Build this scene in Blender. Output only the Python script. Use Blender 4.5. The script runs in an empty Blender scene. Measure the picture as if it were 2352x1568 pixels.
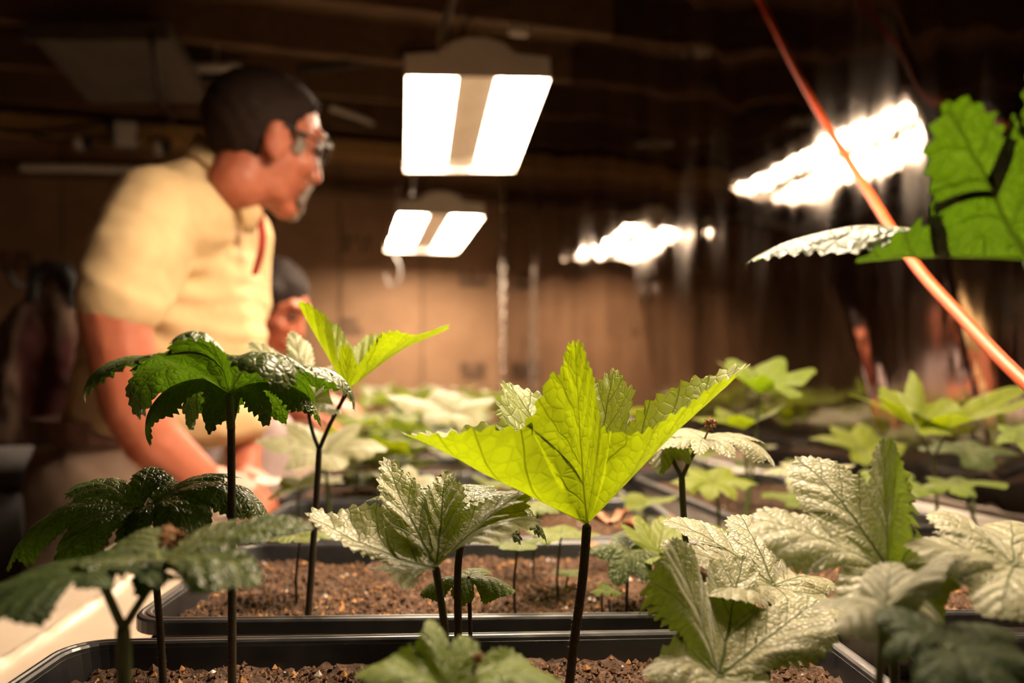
import bpy, bmesh, math, random
import numpy as np
from mathutils import Vector, Matrix, Quaternion

sc = bpy.context.scene
col = sc.collection
rad = math.radians

# ------------------------------------------------------------------ camera
FPX, HOR, CAMZ = 1829.0, 860.0, 1.09
cam_d = bpy.data.cameras.new('camera')
cam_d.sensor_width = 36.0
cam_d.lens = 36.0 * FPX / 2352.0
cam_d.shift_y = (HOR - 784.0) / 2352.0
cam_d.clip_start = 0.02
cam_d.dof.use_dof = True
cam_d.dof.focus_distance = 0.535
cam_d.dof.aperture_fstop = 3.4
cam = bpy.data.objects.new('camera', cam_d)
cam.location = (0, 0, CAMZ)
cam.rotation_euler = (rad(90), 0, 0)
col.objects.link(cam)
sc.camera = cam

# ------------------------------------------------------------------ world, exposure
w = bpy.data.worlds.new('world'); sc.world = w
w.use_nodes = True
w.node_tree.nodes['Background'].inputs[0].default_value = (0.9, 0.75, 0.6, 1)
w.node_tree.nodes['Background'].inputs[1].default_value = 0.0
sc.view_settings.view_transform = 'Standard'
sc.view_settings.look = 'None'
sc.view_settings.gamma = 1.0
sc.view_settings.use_curve_mapping = False
sc.view_settings.exposure = 1.0
sc.cycles.use_denoising = True
sc.cycles.max_bounces = 5
sc.cycles.diffuse_bounces = 2
sc.cycles.glossy_bounces = 3
sc.cycles.transmission_bounces = 4
sc.cycles.adaptive_threshold = 0.04
sc.cycles.transparent_max_bounces = 8
sc.cycles.sample_clamp_indirect = 6.0
LAMP = 47.0
LAMPCOL = (1.0, 0.78, 0.55)


def P(px, py, d):
    """a point of the place: where it shows in the frame and how far it stands in front of the camera plane"""
    return Vector(((px - 1176.0) / FPX * d, d, CAMZ + (HOR - py) / FPX * d))


RIM = CAMZ - 0.188          # height of the tray rims
BENCH = RIM - 0.060         # height of the bench top
SOIL = RIM - 0.018          # height of the soil

# ------------------------------------------------------------------ materials
def nm(name):
    m = bpy.data.materials.new(name); m.use_nodes = True
    nt = m.node_tree; nt.nodes.clear()
    out = nt.nodes.new('ShaderNodeOutputMaterial')
    return m, nt, out


class NT:
    def __init__(s, nt): s.nt = nt
    def n(s, t, **kw):
        x = s.nt.nodes.new(t)
        for k, v in kw.items(): setattr(x, k, v)
        return x
    def l(s, a, b): s.nt.links.new(a, b)
    def val(s, sock, v):
        if isinstance(v, bpy.types.NodeSocket): s.l(v, sock)
        else: sock.default_value = v
    def math(s, op, a, b=0.0, c=None, clamp=False):
        x = s.n('ShaderNodeMath', operation=op); x.use_clamp = clamp
        s.val(x.inputs[0], a); s.val(x.inputs[1], b)
        if c is not None: s.val(x.inputs[2], c)
        return x.outputs[0]
    def mix(s, f, a, b):
        x = s.n('ShaderNodeMix', data_type='RGBA')
        s.val(x.inputs[0], f); s.val(x.inputs[6], a); s.val(x.inputs[7], b)
        return x.outputs[2]
    def ramp(s, f, p0, p1, lo=0.0, hi=1.0):
        x = s.n('ShaderNodeMapRange'); x.interpolation_type = 'SMOOTHSTEP'
        s.val(x.inputs[0], f); x.inputs[1].default_value = p0; x.inputs[2].default_value = p1
        x.inputs[3].default_value = lo; x.inputs[4].default_value = hi
        return x.outputs[0]
    def noise(s, scale, detail=3.0, rough=0.55, vec=None):
        x = s.n('ShaderNodeTexNoise'); x.inputs['Scale'].default_value = scale
        x.inputs['Detail'].default_value = detail; x.inputs['Roughness'].default_value = rough
        if vec is not None: s.l(vec, x.inputs['Vector'])
        return x.outputs[0]
    def obj(s, scale=(1, 1, 1)):
        t = s.n('ShaderNodeTexCoord'); m = s.n('ShaderNodeMapping')
        m.inputs['Scale'].default_value = scale
        s.l(t.outputs['Object'], m.inputs['Vector'])
        return m.outputs[0]
    def bump(s, h, strength=0.5, dist=0.002):
        b = s.n('ShaderNodeBump'); b.inputs['Strength'].default_value = strength
        b.inputs['Distance'].default_value = dist
        s.l(h, b.inputs['Height'])
        return b.outputs[0]


def c4(c): return (c[0], c[1], c[2], 1.0)


def simple(name, a, b=None, rough=0.5, metal=0.0, scale=20.0, bump=0.0, bdist=0.002, stretch=(1, 1, 1), spec=0.5, sss=0.0, detail=4.0, rvar=0.0):
    """two-tone noisy procedural surface"""
    m, nt, out = nm(name); N = NT(nt)
    p = N.n('ShaderNodeBsdfPrincipled')
    v = N.obj(stretch)
    f = N.noise(scale, detail, 0.6, v)
    fr = N.ramp(f, 0.3, 0.7)
    N.l(N.mix(fr, c4(a), c4(b or a)), p.inputs['Base Color'])
    if rvar:
        N.l(N.ramp(f, 0.25, 0.75, max(0.02, rough - rvar), min(1, rough + rvar)), p.inputs['Roughness'])
    else:
        p.inputs['Roughness'].default_value = rough
    p.inputs['Metallic'].default_value = metal
    p.inputs['Specular IOR Level'].default_value = spec
    if sss:
        p.inputs['Subsurface Weight'].default_value = sss
        p.inputs['Subsurface Radius'].default_value = (0.02, 0.008, 0.004)
        p.inputs['Subsurface Scale'].default_value = 0.5
    if bump:
        N.l(N.bump(f, bump, bdist), p.inputs['Normal'])
    N.l(p.outputs[0], out.inputs[0])
    return m


def leaf_mat(name, top, top2, trans, vein, mixf=0.42, rough=0.40, sheen=0.25, spec=0.5, bumpd=0.0012, net_amt=0.25):
    m, nt, out = nm(name); N = NT(nt)
    uv = N.n('ShaderNodeUVMap'); uv.uv_map = 'lobe'
    sp = N.n('ShaderNodeSeparateXYZ'); N.l(uv.outputs[0], sp.inputs[0])
    U, V = sp.outputs[0], sp.outputs[1]
    fl = N.n('ShaderNodeUVMap'); fl.uv_map = 'flat'
    # gentle wobble so that veins are not ruler-straight
    wob = N.noise(5.0, 2.0, 0.5, fl.outputs[0])
    wobc = N.math('MULTIPLY', N.math('SUBTRACT', wob, 0.5), 0.09)
    Vw = N.math('ADD', V, N.math('MULTIPLY', wobc, 0.5))
    aV = N.math('ABSOLUTE', Vw)
    # midrib of the lobe, tapering outwards
    wid = N.math('MULTIPLY_ADD', U, -0.016, 0.021)
    mid = N.ramp(N.math('DIVIDE', aV, N.math('MAXIMUM', wid, 0.004)), 0.35, 1.0, 1.0, 0.0)
    # side veins leaving it at an angle
    sg = N.math('GREATER_THAN', Vw, 0.0)
    q = N.math('ADD', N.math('SUBTRACT', N.math('ADD', U, wobc), N.math('MULTIPLY', aV, 1.15)), N.math('MULTIPLY', sg, 0.075))
    ph = N.math('FRACT', N.math('DIVIDE', q, 0.215))
    dd = N.math('MULTIPLY', N.math('ABSOLUTE', N.math('SUBTRACT', ph, 0.5)), 0.215)
    wid2 = N.math('MAXIMUM', N.math('MULTIPLY_ADD', aV, -0.02, 0.0115), 0.004)
    sec = N.ramp(N.math('DIVIDE', dd, wid2), 0.3, 1.0, 1.0, 0.0)
    # fine net
    vo = N.n('ShaderNodeTexVoronoi', feature='DISTANCE_TO_EDGE'); vo.inputs['Scale'].default_value = 17.0
    N.l(fl.outputs[0], vo.inputs['Vector'])
    net = N.ramp(vo.outputs['Distance'], 0.0, 0.12, 1.0, 0.0)
    big = N.math('MAXIMUM', mid, N.math('MULTIPLY', sec, 0.75))
    allv = N.math('MAXIMUM', big, N.math('MULTIPLY', net, 0.22))
    n1 = N.noise(9.0, 4.0, 0.6, fl.outputs[0])
    blotch = N.ramp(n1, 0.35, 0.7)
    base = N.mix(N.math('MULTIPLY', allv, 0.75), N.mix(blotch, c4(top), c4(top2)), c4(vein))
    tcol = N.mix(N.math('MULTIPLY', allv, 0.85), N.mix(blotch, c4(trans), c4([x * 0.82 for x in trans])), c4([x * 0.30 for x in trans]))
    dome = N.ramp(dd, 0.0, 0.10, 0.0, 1.0)
    h = N.math('ADD', N.math('MULTIPLY', allv, -1.0), N.math('ADD', N.math('MULTIPLY', dome, 0.5), N.math('MULTIPLY', N.ramp(vo.outputs['Distance'], 0.0, 0.4), net_amt)))
    nrm = N.bump(h, 0.9, bumpd)
    p = N.n('ShaderNodeBsdfPrincipled')
    N.l(base, p.inputs['Base Color'])
    N.l(N.ramp(n1, 0.2, 0.8, rough - 0.06, rough + 0.08), p.inputs['Roughness'])
    p.inputs['Specular IOR Level'].default_value = spec
    N.l(N.math('MULTIPLY', N.math('SUBTRACT', 1.0, N.math('MINIMUM', N.math('MULTIPLY', allv, 1.3), 1.0)), sheen), p.inputs['Sheen Weight'])
    N.l(N.math('MULTIPLY', N.math('SUBTRACT', 1.0, N.math('MULTIPLY', big, 0.8)), spec), p.inputs['Specular IOR Level'])
    p.inputs['Sheen Roughness'].default_value = 0.4
    N.l(nrm, p.inputs['Normal'])
    t = N.n('ShaderNodeBsdfTranslucent'); N.l(tcol, t.inputs[0]); N.l(nrm, t.inputs['Normal'])
    mx = N.n('ShaderNodeMixShader'); mx.inputs[0].default_value = mixf
    N.l(p.outputs[0], mx.inputs[1]); N.l(t.outputs[0], mx.inputs[2])
    N.l(mx.outputs[0], out.inputs[0])
    return m


M = {}  # leaf colours below hold leaf age and, in part, how each is lit
M['leaf_dark'] = leaf_mat('leaf_dark', (0.036, 0.060, 0.006), (0.056, 0.082, 0.010), (0.066, 0.145, 0.002), (0.28, 0.29, 0.10), 0.36, 0.34, 0.06, 0.5, 0.0013, 0.35)
M['leaf_mid'] = leaf_mat('leaf_mid', (0.105, 0.155, 0.012), (0.15, 0.195, 0.018), (0.23, 0.36, 0.006), (0.14, 0.17, 0.03), 0.42, 0.42, 0.16, 0.5, 0.0010, 0.25)
M['leaf_pale_sheen'] = leaf_mat('leaf_pale_sheen', (0.215, 0.205, 0.085), (0.29, 0.265, 0.125), (0.22, 0.34, 0.012), (0.022, 0.055, 0.006), 0.28, 0.48, 0.65, 0.85, 0.0010, 0.16)  # pale leaf, base colour whitened further to carry the lamp sheen
M['leaf_lime'] = leaf_mat('leaf_lime', (0.175, 0.225, 0.014), (0.235, 0.28, 0.020), (0.255, 0.335, 0.003), (0.09, 0.12, 0.010), 0.54, 0.44, 0.25, 0.6, 0.0008, 0.14)
M['leaf_deep'] = leaf_mat('leaf_deep', (0.018, 0.036, 0.004), (0.032, 0.055, 0.006), (0.045, 0.11, 0.002), (0.12, 0.14, 0.05), 0.34, 0.50, 0.02, 0.25, 0.0010, 0.25)
M['stem_dark'] = simple('stem_dark', (0.020, 0.016, 0.008), (0.045, 0.030, 0.012), 0.55, scale=90, bump=0.3, bdist=0.0005)
M['stem_green'] = simple('stem_green', (0.055, 0.085, 0.018), (0.075, 0.070, 0.020), 0.5, scale=60, bump=0.3, bdist=0.0005)
M['hair_fuzz'] = simple('hair_fuzz', (0.55, 0.45, 0.33), None, 0.6)
M['dry'] = simple('dry', (0.16, 0.070, 0.022), (0.30, 0.14, 0.05), 0.8, scale=120)
M['dead_leaf'] = simple('dead_leaf', (0.20, 0.075, 0.025), (0.40, 0.22, 0.12), 0.6, scale=50, bump=0.5)
M['tray'] = simple('tray', (0.010, 0.010, 0.012), (0.018, 0.017, 0.019), 0.32, scale=30, rvar=0.08, spec=0.55)
M['rim'] = simple('rim', (0.014, 0.014, 0.017), (0.024, 0.023, 0.026), 0.36, scale=60, rvar=0.08, spec=0.6)
M['soil'] = simple('soil', (0.030, 0.014, 0.007), (0.105, 0.052, 0.026), 0.9, scale=160, bump=0.9, bdist=0.003, detail=6)
M['crumb'] = simple('crumb', (0.055, 0.026, 0.012), (0.145, 0.072, 0.034), 0.9, scale=220, bump=0.6)
M['crumb_bark'] = simple('crumb_bark', (0.32, 0.14, 0.035), (0.42, 0.22, 0.08), 0.75, scale=150)
M['crumb_white'] = simple('crumb_white', (0.55, 0.48, 0.42), (0.65, 0.58, 0.52), 0.8, scale=150)
M['film_white'] = simple('film_white', (0.44, 0.355, 0.27), (0.52, 0.43, 0.34), 0.34, scale=8, bump=0.25, bdist=0.004, spec=0.6)
M['bench_wood'] = simple('bench_wood', (0.16, 0.09, 0.045), (0.24, 0.14, 0.075), 0.6, scale=14, stretch=(1, 8, 8))
M['kraft'] = simple('kraft', (0.22, 0.125, 0.070), (0.27, 0.158, 0.090), 0.72, scale=5, bump=0.15, bdist=0.004, spec=0.3)
M['kraft_ink'] = simple('kraft_ink', (0.055, 0.030, 0.018), (0.10, 0.06, 0.035), 0.8, scale=60)
M['wood_dark'] = simple('wood_dark', (0.085, 0.045, 0.022), (0.14, 0.075, 0.035), 0.65, scale=10, stretch=(1, 6, 6))
M['wood_yellow'] = simple('wood_yellow', (0.34, 0.19, 0.065), (0.46, 0.27, 0.10), 0.6, scale=10, stretch=(1, 6, 6))
M['concrete'] = simple('concrete', (0.10, 0.085, 0.07), (0.16, 0.135, 0.11), 0.8, scale=6, bump=0.2)
M['white_metal'] = simple('white_metal', (0.52, 0.47, 0.42), (0.60, 0.54, 0.49), 0.4, scale=12)
M['reflector'] = simple('reflector', (0.62, 0.54, 0.46), (0.70, 0.62, 0.54), 0.30, metal=0.25, scale=12)
M['white_plastic'] = simple('white_plastic', (0.60, 0.56, 0.52), (0.68, 0.63, 0.58), 0.4, scale=12)
M['black_rubber'] = simple('black_rubber', (0.012, 0.011, 0.010), (0.022, 0.020, 0.018), 0.5, scale=20)
M['grey_plastic'] = simple('grey_plastic', (0.15, 0.14, 0.14), (0.19, 0.175, 0.17), 0.5, scale=8)
M['orange'] = simple('orange', (0.42, 0.046, 0.005), (0.50, 0.060, 0.008), 0.5, scale=60, bump=0.2, bdist=0.0008)
M['skin'] = simple('skin', (0.42, 0.115, 0.058), (0.50, 0.155, 0.085), 0.5, scale=18, sss=0.08, bump=0.06, bdist=0.003)
M['shirt'] = simple('shirt', (0.72, 0.505, 0.265), (0.79, 0.57, 0.31), 0.85, scale=25, bump=0.12, bdist=0.003, spec=0.2)
M['trousers'] = simple('trousers', (0.25, 0.165, 0.12), (0.31, 0.21, 0.155), 0.85, scale=30, bump=0.2, bdist=0.003, spec=0.2)
M['belt'] = simple('belt', (0.060, 0.022, 0.014), (0.085, 0.032, 0.02), 0.45, scale=40)
M['hair_brown'] = simple('hair_brown', (0.016, 0.008, 0.005), (0.034, 0.018, 0.011), 0.75, spec=0.2, scale=60, stretch=(1, 1, 6), bump=0.6, bdist=0.003)
M['hair_grey'] = simple('hair_grey', (0.11, 0.075, 0.055), (0.30, 0.23, 0.18), 0.6, scale=110, bump=0.6, bdist=0.002)
M['hair_black'] = simple('hair_black', (0.010, 0.006, 0.005), (0.022, 0.012, 0.010), 0.75, spec=0.2, scale=60, bump=0.5, bdist=0.003)
M['eye'] = simple('eye', (0.05, 0.03, 0.02), (0.12, 0.08, 0.06), 0.2)
M['lip'] = simple('lip', (0.34, 0.09, 0.065), (0.40, 0.12, 0.09), 0.5)
M['red_cloth'] = simple('red_cloth', (0.34, 0.020, 0.012), (0.42, 0.035, 0.02), 0.8)
M['lavender'] = simple('lavender', (0.52, 0.40, 0.42), (0.60, 0.47, 0.48), 0.7, scale=20)
M['glove'] = simple('glove', (0.85, 0.70, 0.62), (0.95, 0.82, 0.75), 0.6)
M['shaded_metal'] = simple('shaded_metal', (0.085, 0.070, 0.060), (0.115, 0.095, 0.080), 0.5, scale=12)  # pale fixture metal darkened, the dimness under the ceiling put into its colour
M['chrome'] = simple('chrome', (0.6, 0.55, 0.5), (0.7, 0.65, 0.6), 0.18, metal=1.0)
M['print'] = simple('print', (0.02, 0.015, 0.015), None, 0.7)


def plaid():
    m, nt, out = nm('plaid'); N = NT(nt)
    p = N.n('ShaderNodeBsdfPrincipled')
    v = N.obj((1, 1, 0.28))
    f = N.noise(26.0, 4.0, 0.6, v)
    g = N.noise(11.0, 2.0, 0.5, v)
    cA = N.mix(N.ramp(f, 0.40, 0.60), c4((0.045, 0.020, 0.014)), c4((0.20, 0.125, 0.085)))
    cB = N.mix(N.ramp(g, 0.5, 0.62), cA, c4((0.07, 0.014, 0.012)))
    N.l(cB, p.inputs['Base Color']); p.inputs['Roughness'].default_value = 0.9
    N.l(N.bump(f, 0.5, 0.004), p.inputs['Normal'])
    N.l(p.outputs[0], out.inputs[0])
    return m


def mylar():
    m, nt, out = nm('mylar'); N = NT(nt)
    p = N.n('ShaderNodeBsdfPrincipled')
    v = N.obj((1, 1, 0.22))
    f = N.noise(9.0, 5.0, 0.6, v)
    g = N.noise(26.0, 3.0, 0.5, N.obj((1, 1, 0.07)))
    p.inputs['Metallic'].default_value = 1.0
    N.l(N.mix(N.ramp(f, 0.35, 0.7), c4((0.30, 0.26, 0.235)), c4((0.46, 0.41, 0.37))), p.inputs['Base Color'])
    N.l(N.ramp(f, 0.40, 0.75, 0.03, 0.14), p.inputs['Roughness'])
    N.l(N.bump(g, 0.05, 0.010), p.inputs['Normal'])
    N.l(p.outputs[0], out.inputs[0])
    return m


def tube_mat():
    m, nt, out = nm('tube_light'); N = NT(nt)
    e = N.n('ShaderNodeEmission'); e.inputs[0].default_value = c4(LAMPCOL); e.inputs[1].default_value = LAMP
    N.l(e.outputs[0], out.inputs[0])
    return m


def lens_mat():
    m, nt, out = nm('spectacle_glass'); N = NT(nt)
    g = N.n('ShaderNodeBsdfGlass'); g.inputs['IOR'].default_value = 1.1; g.inputs['Roughness'].default_value = 0.0
    N.l(g.outputs[0], out.inputs[0])
    return m


M['plaid'] = plaid(); M['mylar'] = mylar(); M['tube'] = tube_mat(); M['lens'] = lens_mat()

# ------------------------------------------------------------------ helpers
def link(name, me, mat=None, parent=None, smooth=False):
    o = bpy.data.objects.new(name, me)
    if mat is not None and not me.materials:
        for k in (mat if isinstance(mat, (list, tuple)) else [mat]): me.materials.append(M[k])
    if smooth: me.shade_smooth()
    col.objects.link(o)
    if parent is not None: o.parent = parent
    return o


def tag(o, label=None, cat=None, group=None, kind=None):
    if label: o['label'] = label
    if cat: o['category'] = cat
    if group: o['group'] = group
    if kind: o['kind'] = kind
    return o


def thing(name, label, cat, loc=(0, 0, 0), rz=0.0, group=None):
    o = bpy.data.objects.new(name, None); o.empty_display_size = 0.02
    o.location = loc; o.rotation_euler = (0, 0, rz); col.objects.link(o)
    return tag(o, label, cat, group)


class MB:
    """collects geometry in world space; build() moves it into the parent's frame"""
    def __init__(s): s.v = []; s.f = []; s.mi = []
    def add(s, vs, fs, mi=0):
        n = len(s.v); s.v += [tuple(v) for v in vs]; s.f += [tuple(i + n for i in f) for f in fs]; s.mi += [mi] * len(fs)
        return s
    def box(s, c, size, mat=None, bevel=0.0, mi=0):
        hx, hy, hz = size[0] / 2, size[1] / 2, size[2] / 2
        b = min(bevel, hx * 0.49, hy * 0.49, hz * 0.49)
        vs = []; fs = []
        if b <= 0:
            vs = [(x * hx, y * hy, z * hz) for z in (-1, 1) for y in (-1, 1) for x in (-1, 1)]
            fs = [(0, 2, 3, 1), (4, 5, 7, 6), (0, 1, 5, 4), (2, 6, 7, 3), (0, 4, 6, 2), (1, 3, 7, 5)]
        else:
            bm = bmesh.new(); bmesh.ops.create_cube(bm, size=1.0)
            for q in bm.verts: q.co = Vector((q.co.x * 2 * hx, q.co.y * 2 * hy, q.co.z * 2 * hz))
            bmesh.ops.bevel(bm, geom=bm.edges[:] , offset=b, segments=2, affect='EDGES', profile=0.5)
            bm.verts.index_update()
            vs = [tuple(q.co) for q in bm.verts]; fs = [[q.index for q in f.verts] for f in bm.faces]; bm.free()
        R = mat if mat is not None else Matrix.Identity(3)
        c = Vector(c)
        s.add([c + R @ Vector(v) for v in vs], fs, mi)
        return s
    def tube(s, pts, rads, n=10, caps=True, mi=0, flat=1.0):
        pts = [Vector(p) for p in pts]
        if not isinstance(rads, (list, tuple)): rads = [rads] * len(pts)
        base = []
        T0 = (pts[1] - pts[0]).normalized()
        a = T0.orthogonal().normalized()
        prev = T0
        for i, p in enumerate(pts):
            T = (pts[min(i + 1, len(pts) - 1)] - pts[max(i - 1, 0)]).normalized()
            qrot = prev.rotation_difference(T); a = (qrot @ a).normalized(); prev = T
            b = T.cross(a)
            base += [p + (a * math.cos(2 * math.pi * k / n) + b * math.sin(2 * math.pi * k / n) * flat) * rads[i] for k in range(n)]
        fs = [(i * n + k, i * n + (k + 1) % n, (i + 1) * n + (k + 1) % n, (i + 1) * n + k) for i in range(len(pts) - 1) for k in range(n)]
        if caps:
            fs.append(tuple(range(n - 1, -1, -1))); m0 = (len(pts) - 1) * n; fs.append(tuple(m0 + k for k in range(n)))
        s.add(base, fs, mi)
        return s
    def lathe(s, c, prof, n=24, mi=0, R=None):
        c = Vector(c); R = R or Matrix.Identity(3)
        vs = [c + R @ Vector((r * math.cos(2 * math.pi * k / n), r * math.sin(2 * math.pi * k / n), z)) for r, z in prof for k in range(n)]
        fs = [(i * n + k, i * n + (k + 1) % n, (i + 1) * n + (k + 1) % n, (i + 1) * n + k) for i in range(len(prof) - 1) for k in range(n)]
        s.add(vs, fs, mi)
        return s
    def mesh(s, name, origin=(0, 0, 0), inv=None):
        me = bpy.data.meshes.new(name)
        o = Vector(origin)
        vs = [Vector(v) - o for v in s.v]
        if inv is not None: vs = [inv @ v for v in vs]
        me.from_pydata([tuple(v) for v in vs], [], s.f)
        return me
    def build(s, name, mat, parent=None, smooth=False, origin=None):
        if parent is not None:
            inv = parent_matrix(parent).inverted()
            me = bpy.data.meshes.new(name)
            me.from_pydata([tuple(inv @ Vector(v)) for v in s.v], [], s.f)
            o = link(name, me, mat, parent, smooth)
        else:
            org = Vector(origin) if origin is not None else Vector((0, 0, 0))
            me = s.mesh(name, org)
            o = link(name, me, mat, None, smooth); o.location = org
        if any(s.mi):
            me.polygons.foreach_set('material_index', s.mi)
        return o


def parent_matrix(o):
    m = Matrix.LocRotScale(o.location, o.rotation_euler, o.scale)
    return parent_matrix(o.parent) @ m if o.parent else m


def curve_pts(pts, n=8):
    """Catmull-Rom through the points"""
    pts = [Vector(p) for p in pts]
    out = []
    for i in range(len(pts) - 1):
        p0 = pts[max(i - 1, 0)]; p1 = pts[i]; p2 = pts[i + 1]; p3 = pts[min(i + 2, len(pts) - 1)]
        for k in range(n):
            t = k / n
            out.append(0.5 * ((2 * p1) + (p2 - p0) * t + (2 * p0 - 5 * p1 + 4 * p2 - p3) * t * t + (3 * p1 - p0 - 3 * p2 + p3) * t ** 3))
    out.append(pts[-1])
    return out


def vnoise(x, y, seed=0):
    """numpy value noise"""
    xi = np.floor(x).astype(np.int64); yi = np.floor(y).astype(np.int64)
    fx = x - xi; fy = y - yi
    fx = fx * fx * (3 - 2 * fx); fy = fy * fy * (3 - 2 * fy)
    def h(a, b):
        n = (a * 374761393 + b * 668265263 + seed * 1442695041) & 0xffffffff
        n = ((n ^ (n >> 13)) * 1274126177) & 0xffffffff
        n = n ^ (n >> 16)
        return (n & 0xffff) / 65535.0
    return (h(xi, yi) * (1 - fx) + h(xi + 1, yi) * fx) * (1 - fy) + (h(xi, yi + 1) * (1 - fx) + h(xi + 1, yi + 1) * fx) * fy


def fbm(x, y, seed=0, oct=4):
    s = 0; a = 0.5
    for k in range(oct):
        s = s + a * vnoise(x * 2 ** k, y * 2 ** k, seed + k * 7); a *= 0.5
    return s


def grid_faces(nx, ny):
    i = np.arange(nx - 1)[:, None]; j = np.arange(ny - 1)[None, :]
    a = (i * ny + j).ravel()
    return np.stack([a, a + ny, a + ny + 1, a + 1], 1)


def np_mesh(name, verts, faces):
    me = bpy.data.meshes.new(name)
    me.from_pydata(verts.tolist() if hasattr(verts, 'tolist') else verts, [], faces.tolist() if hasattr(faces, 'tolist') else faces)
    return me

# ------------------------------------------------------------------ the room
# corner where the kraft wall meets the film wall; a runs left along the kraft wall, b runs along the film wall towards the viewer
CO = Vector((-0.06, 4.10, 0)); YAW = rad(15.8)
AX = Vector((-math.cos(YAW), -math.sin(YAW), 0)); BX = Vector((math.sin(YAW), -math.cos(YAW), 0))
def R3(a, b, z): return CO + AX * a + BX * b + Vector((0, 0, z))
ROT = Matrix((AX, BX, (0, 0, 1))).transposed()          # local (a, b, z) to world
LA, LB, CEIL = 3.4, 6.4, 2.36

def rbox(a0, a1, b0, b1, z0, z1, name, mat, parent=None, bevel=0.0):
    mb = MB(); mb.box(R3((a0 + a1) / 2, (b0 + b1) / 2, (z0 + z1) / 2), (abs(a1 - a0), abs(b1 - b0), abs(z1 - z0)), ROT, bevel)
    return mb.build(name, mat, parent, origin=None if parent else R3((a0 + a1) / 2, (b0 + b1) / 2, z0))

tag(rbox(-0.1, LA + 0.1, -0.1, LB + 0.1, -0.1, 0, 'floor', 'concrete'), 'grey concrete floor of the grow room', kind='structure')
ceiling = tag(rbox(-0.1, LA + 0.1, -0.1, LB + 0.1, CEIL, CEIL + 0.06, 'ceiling', 'wood_dark'), 'dark board ceiling above the joists', kind='structure')
for k in range(15):
    b = 0.22 + k * 0.42
    rbox(0.0, LA, b - 0.019, b + 0.019, CEIL - 0.14, CEIL, 'joist', 'wood_dark', ceiling, 0.003)
wb = tag(rbox(-0.1, LA + 0.1, -0.1, -0.012, 0, CEIL, 'wall_back', 'wood_dark'), 'back wall faced with brown kraft paper', kind='structure')
a = 0.0
k = 0
while a < LA - 0.05:
    rbox(a + 0.004, min(LA, a + 0.405) - 0.004, -0.012, -0.0005 + 0.003 * (k % 2), 0.02, CEIL - 0.17, 'kraft_panel', 'kraft', wb, 0.003)
    a += 0.405; k += 1
wl = tag(rbox(LA, LA + 0.1, -0.1, LB + 0.1, 0, CEIL, 'wall_left', 'kraft'), 'brown kraft faced left wall', kind='structure')
tag(rbox(-0.1, LA + 0.1, LB, LB + 0.1, 0, CEIL, 'wall_front', 'kraft'), 'brown kraft faced wall behind the viewer', kind='structure')
wr = tag(rbox(-0.1, -0.04, -0.1, LB + 0.1, 0, CEIL, 'wall_right', 'kraft'), 'right wall behind the reflective film', kind='structure')
# top plates and ledges across the back wall
tag(rbox(0.02, LA, 0.0, 0.09, 2.13, 2.215, 'trim_1', 'wood_yellow', None, 0.004), 'yellowish timber plate along the top of the kraft wall', kind='structure')
tag(rbox(0.02, LA, 0.0, 0.045, 1.955, 2.005, 'trim_2', 'wood_dark', None, 0.004), 'brown batten below the timber plate on the kraft wall', kind='structure')

# printed marks on the kraft paper: rows of short blocks
def stamp(px, py, w, h, seed):
    rnd = random.Random(seed)
    dirv = Vector(((px - 1176) / FPX, 1, (HOR - py) / FPX))
    o = Vector((0, 0, CAMZ)); n = BX
    t = (CO - o).dot(n) / dirv.dot(n)
    c = o + dirv * t + BX * 0.0045
    mb = MB()
    for r in range(2):
        x = -w / 2
        while x < w / 2 - 0.004:
            bw = rnd.uniform(0.010, 0.024)
            if rnd.random() < 0.8:
                mb.box(c + AX * -(x + bw / 2) + Vector((0, 0, (0.26 - 0.52 * r) * h)), (bw * 0.8, 0.0012, h * rnd.uniform(0.34, 0.44)), ROT)
            x += bw
    o = mb.build('printed_mark', 'kraft_ink', wb)
    return o
for i, (px, py) in enumerate([(820, 560), (1085, 640), (1085, 852), (800, 750), (30, 600)]):
    stamp(px, py, 0.135, 0.085, i + 3)

# crinkled reflective film hung over the right wall
def film():
    nb, nz = 520, 150
    b = np.linspace(0.0, 5.4, nb)[:, None] * np.ones((1, nz)); z = np.linspace(0.62, CEIL - 0.02, nz)[None, :] * np.ones((nb, 1))
    zz = z + 0.10 * vnoise(b * 2, z * 1.5, 5)
    f = 0.022 * (fbm(b * 1.9 + 0.5 * zz, zz * 0.9, 1, 1) - 0.25)
    f += 0.0110 * (fbm(b * 6.5 + 1.1 * zz, zz * 0.8, 2, 1) - 0.25)
    r1 = 1 - np.abs(2 * vnoise(b * 4.5 + 1.2 * zz, zz * 1.1, 3) - 1)
    f += 0.0030 * r1 ** 4
    f += 0.0006 * vnoise(b * 22 + 2 * zz, zz * 3.5, 8)
    pos = np.array(CO)[None, None] + np.array(AX)[None, None] * (f[..., None] + 0.006) + np.array(BX)[None, None] * b[..., None]
    pos[..., 2] = z
    me = np_mesh('film', pos.reshape(-1, 3), grid_faces(nb, nz))
    o = link('reflective_film', me, 'mylar', None, True)
    tag(o, 'crinkled silver reflective film hanging over the right wall', 'film')
film()

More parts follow.
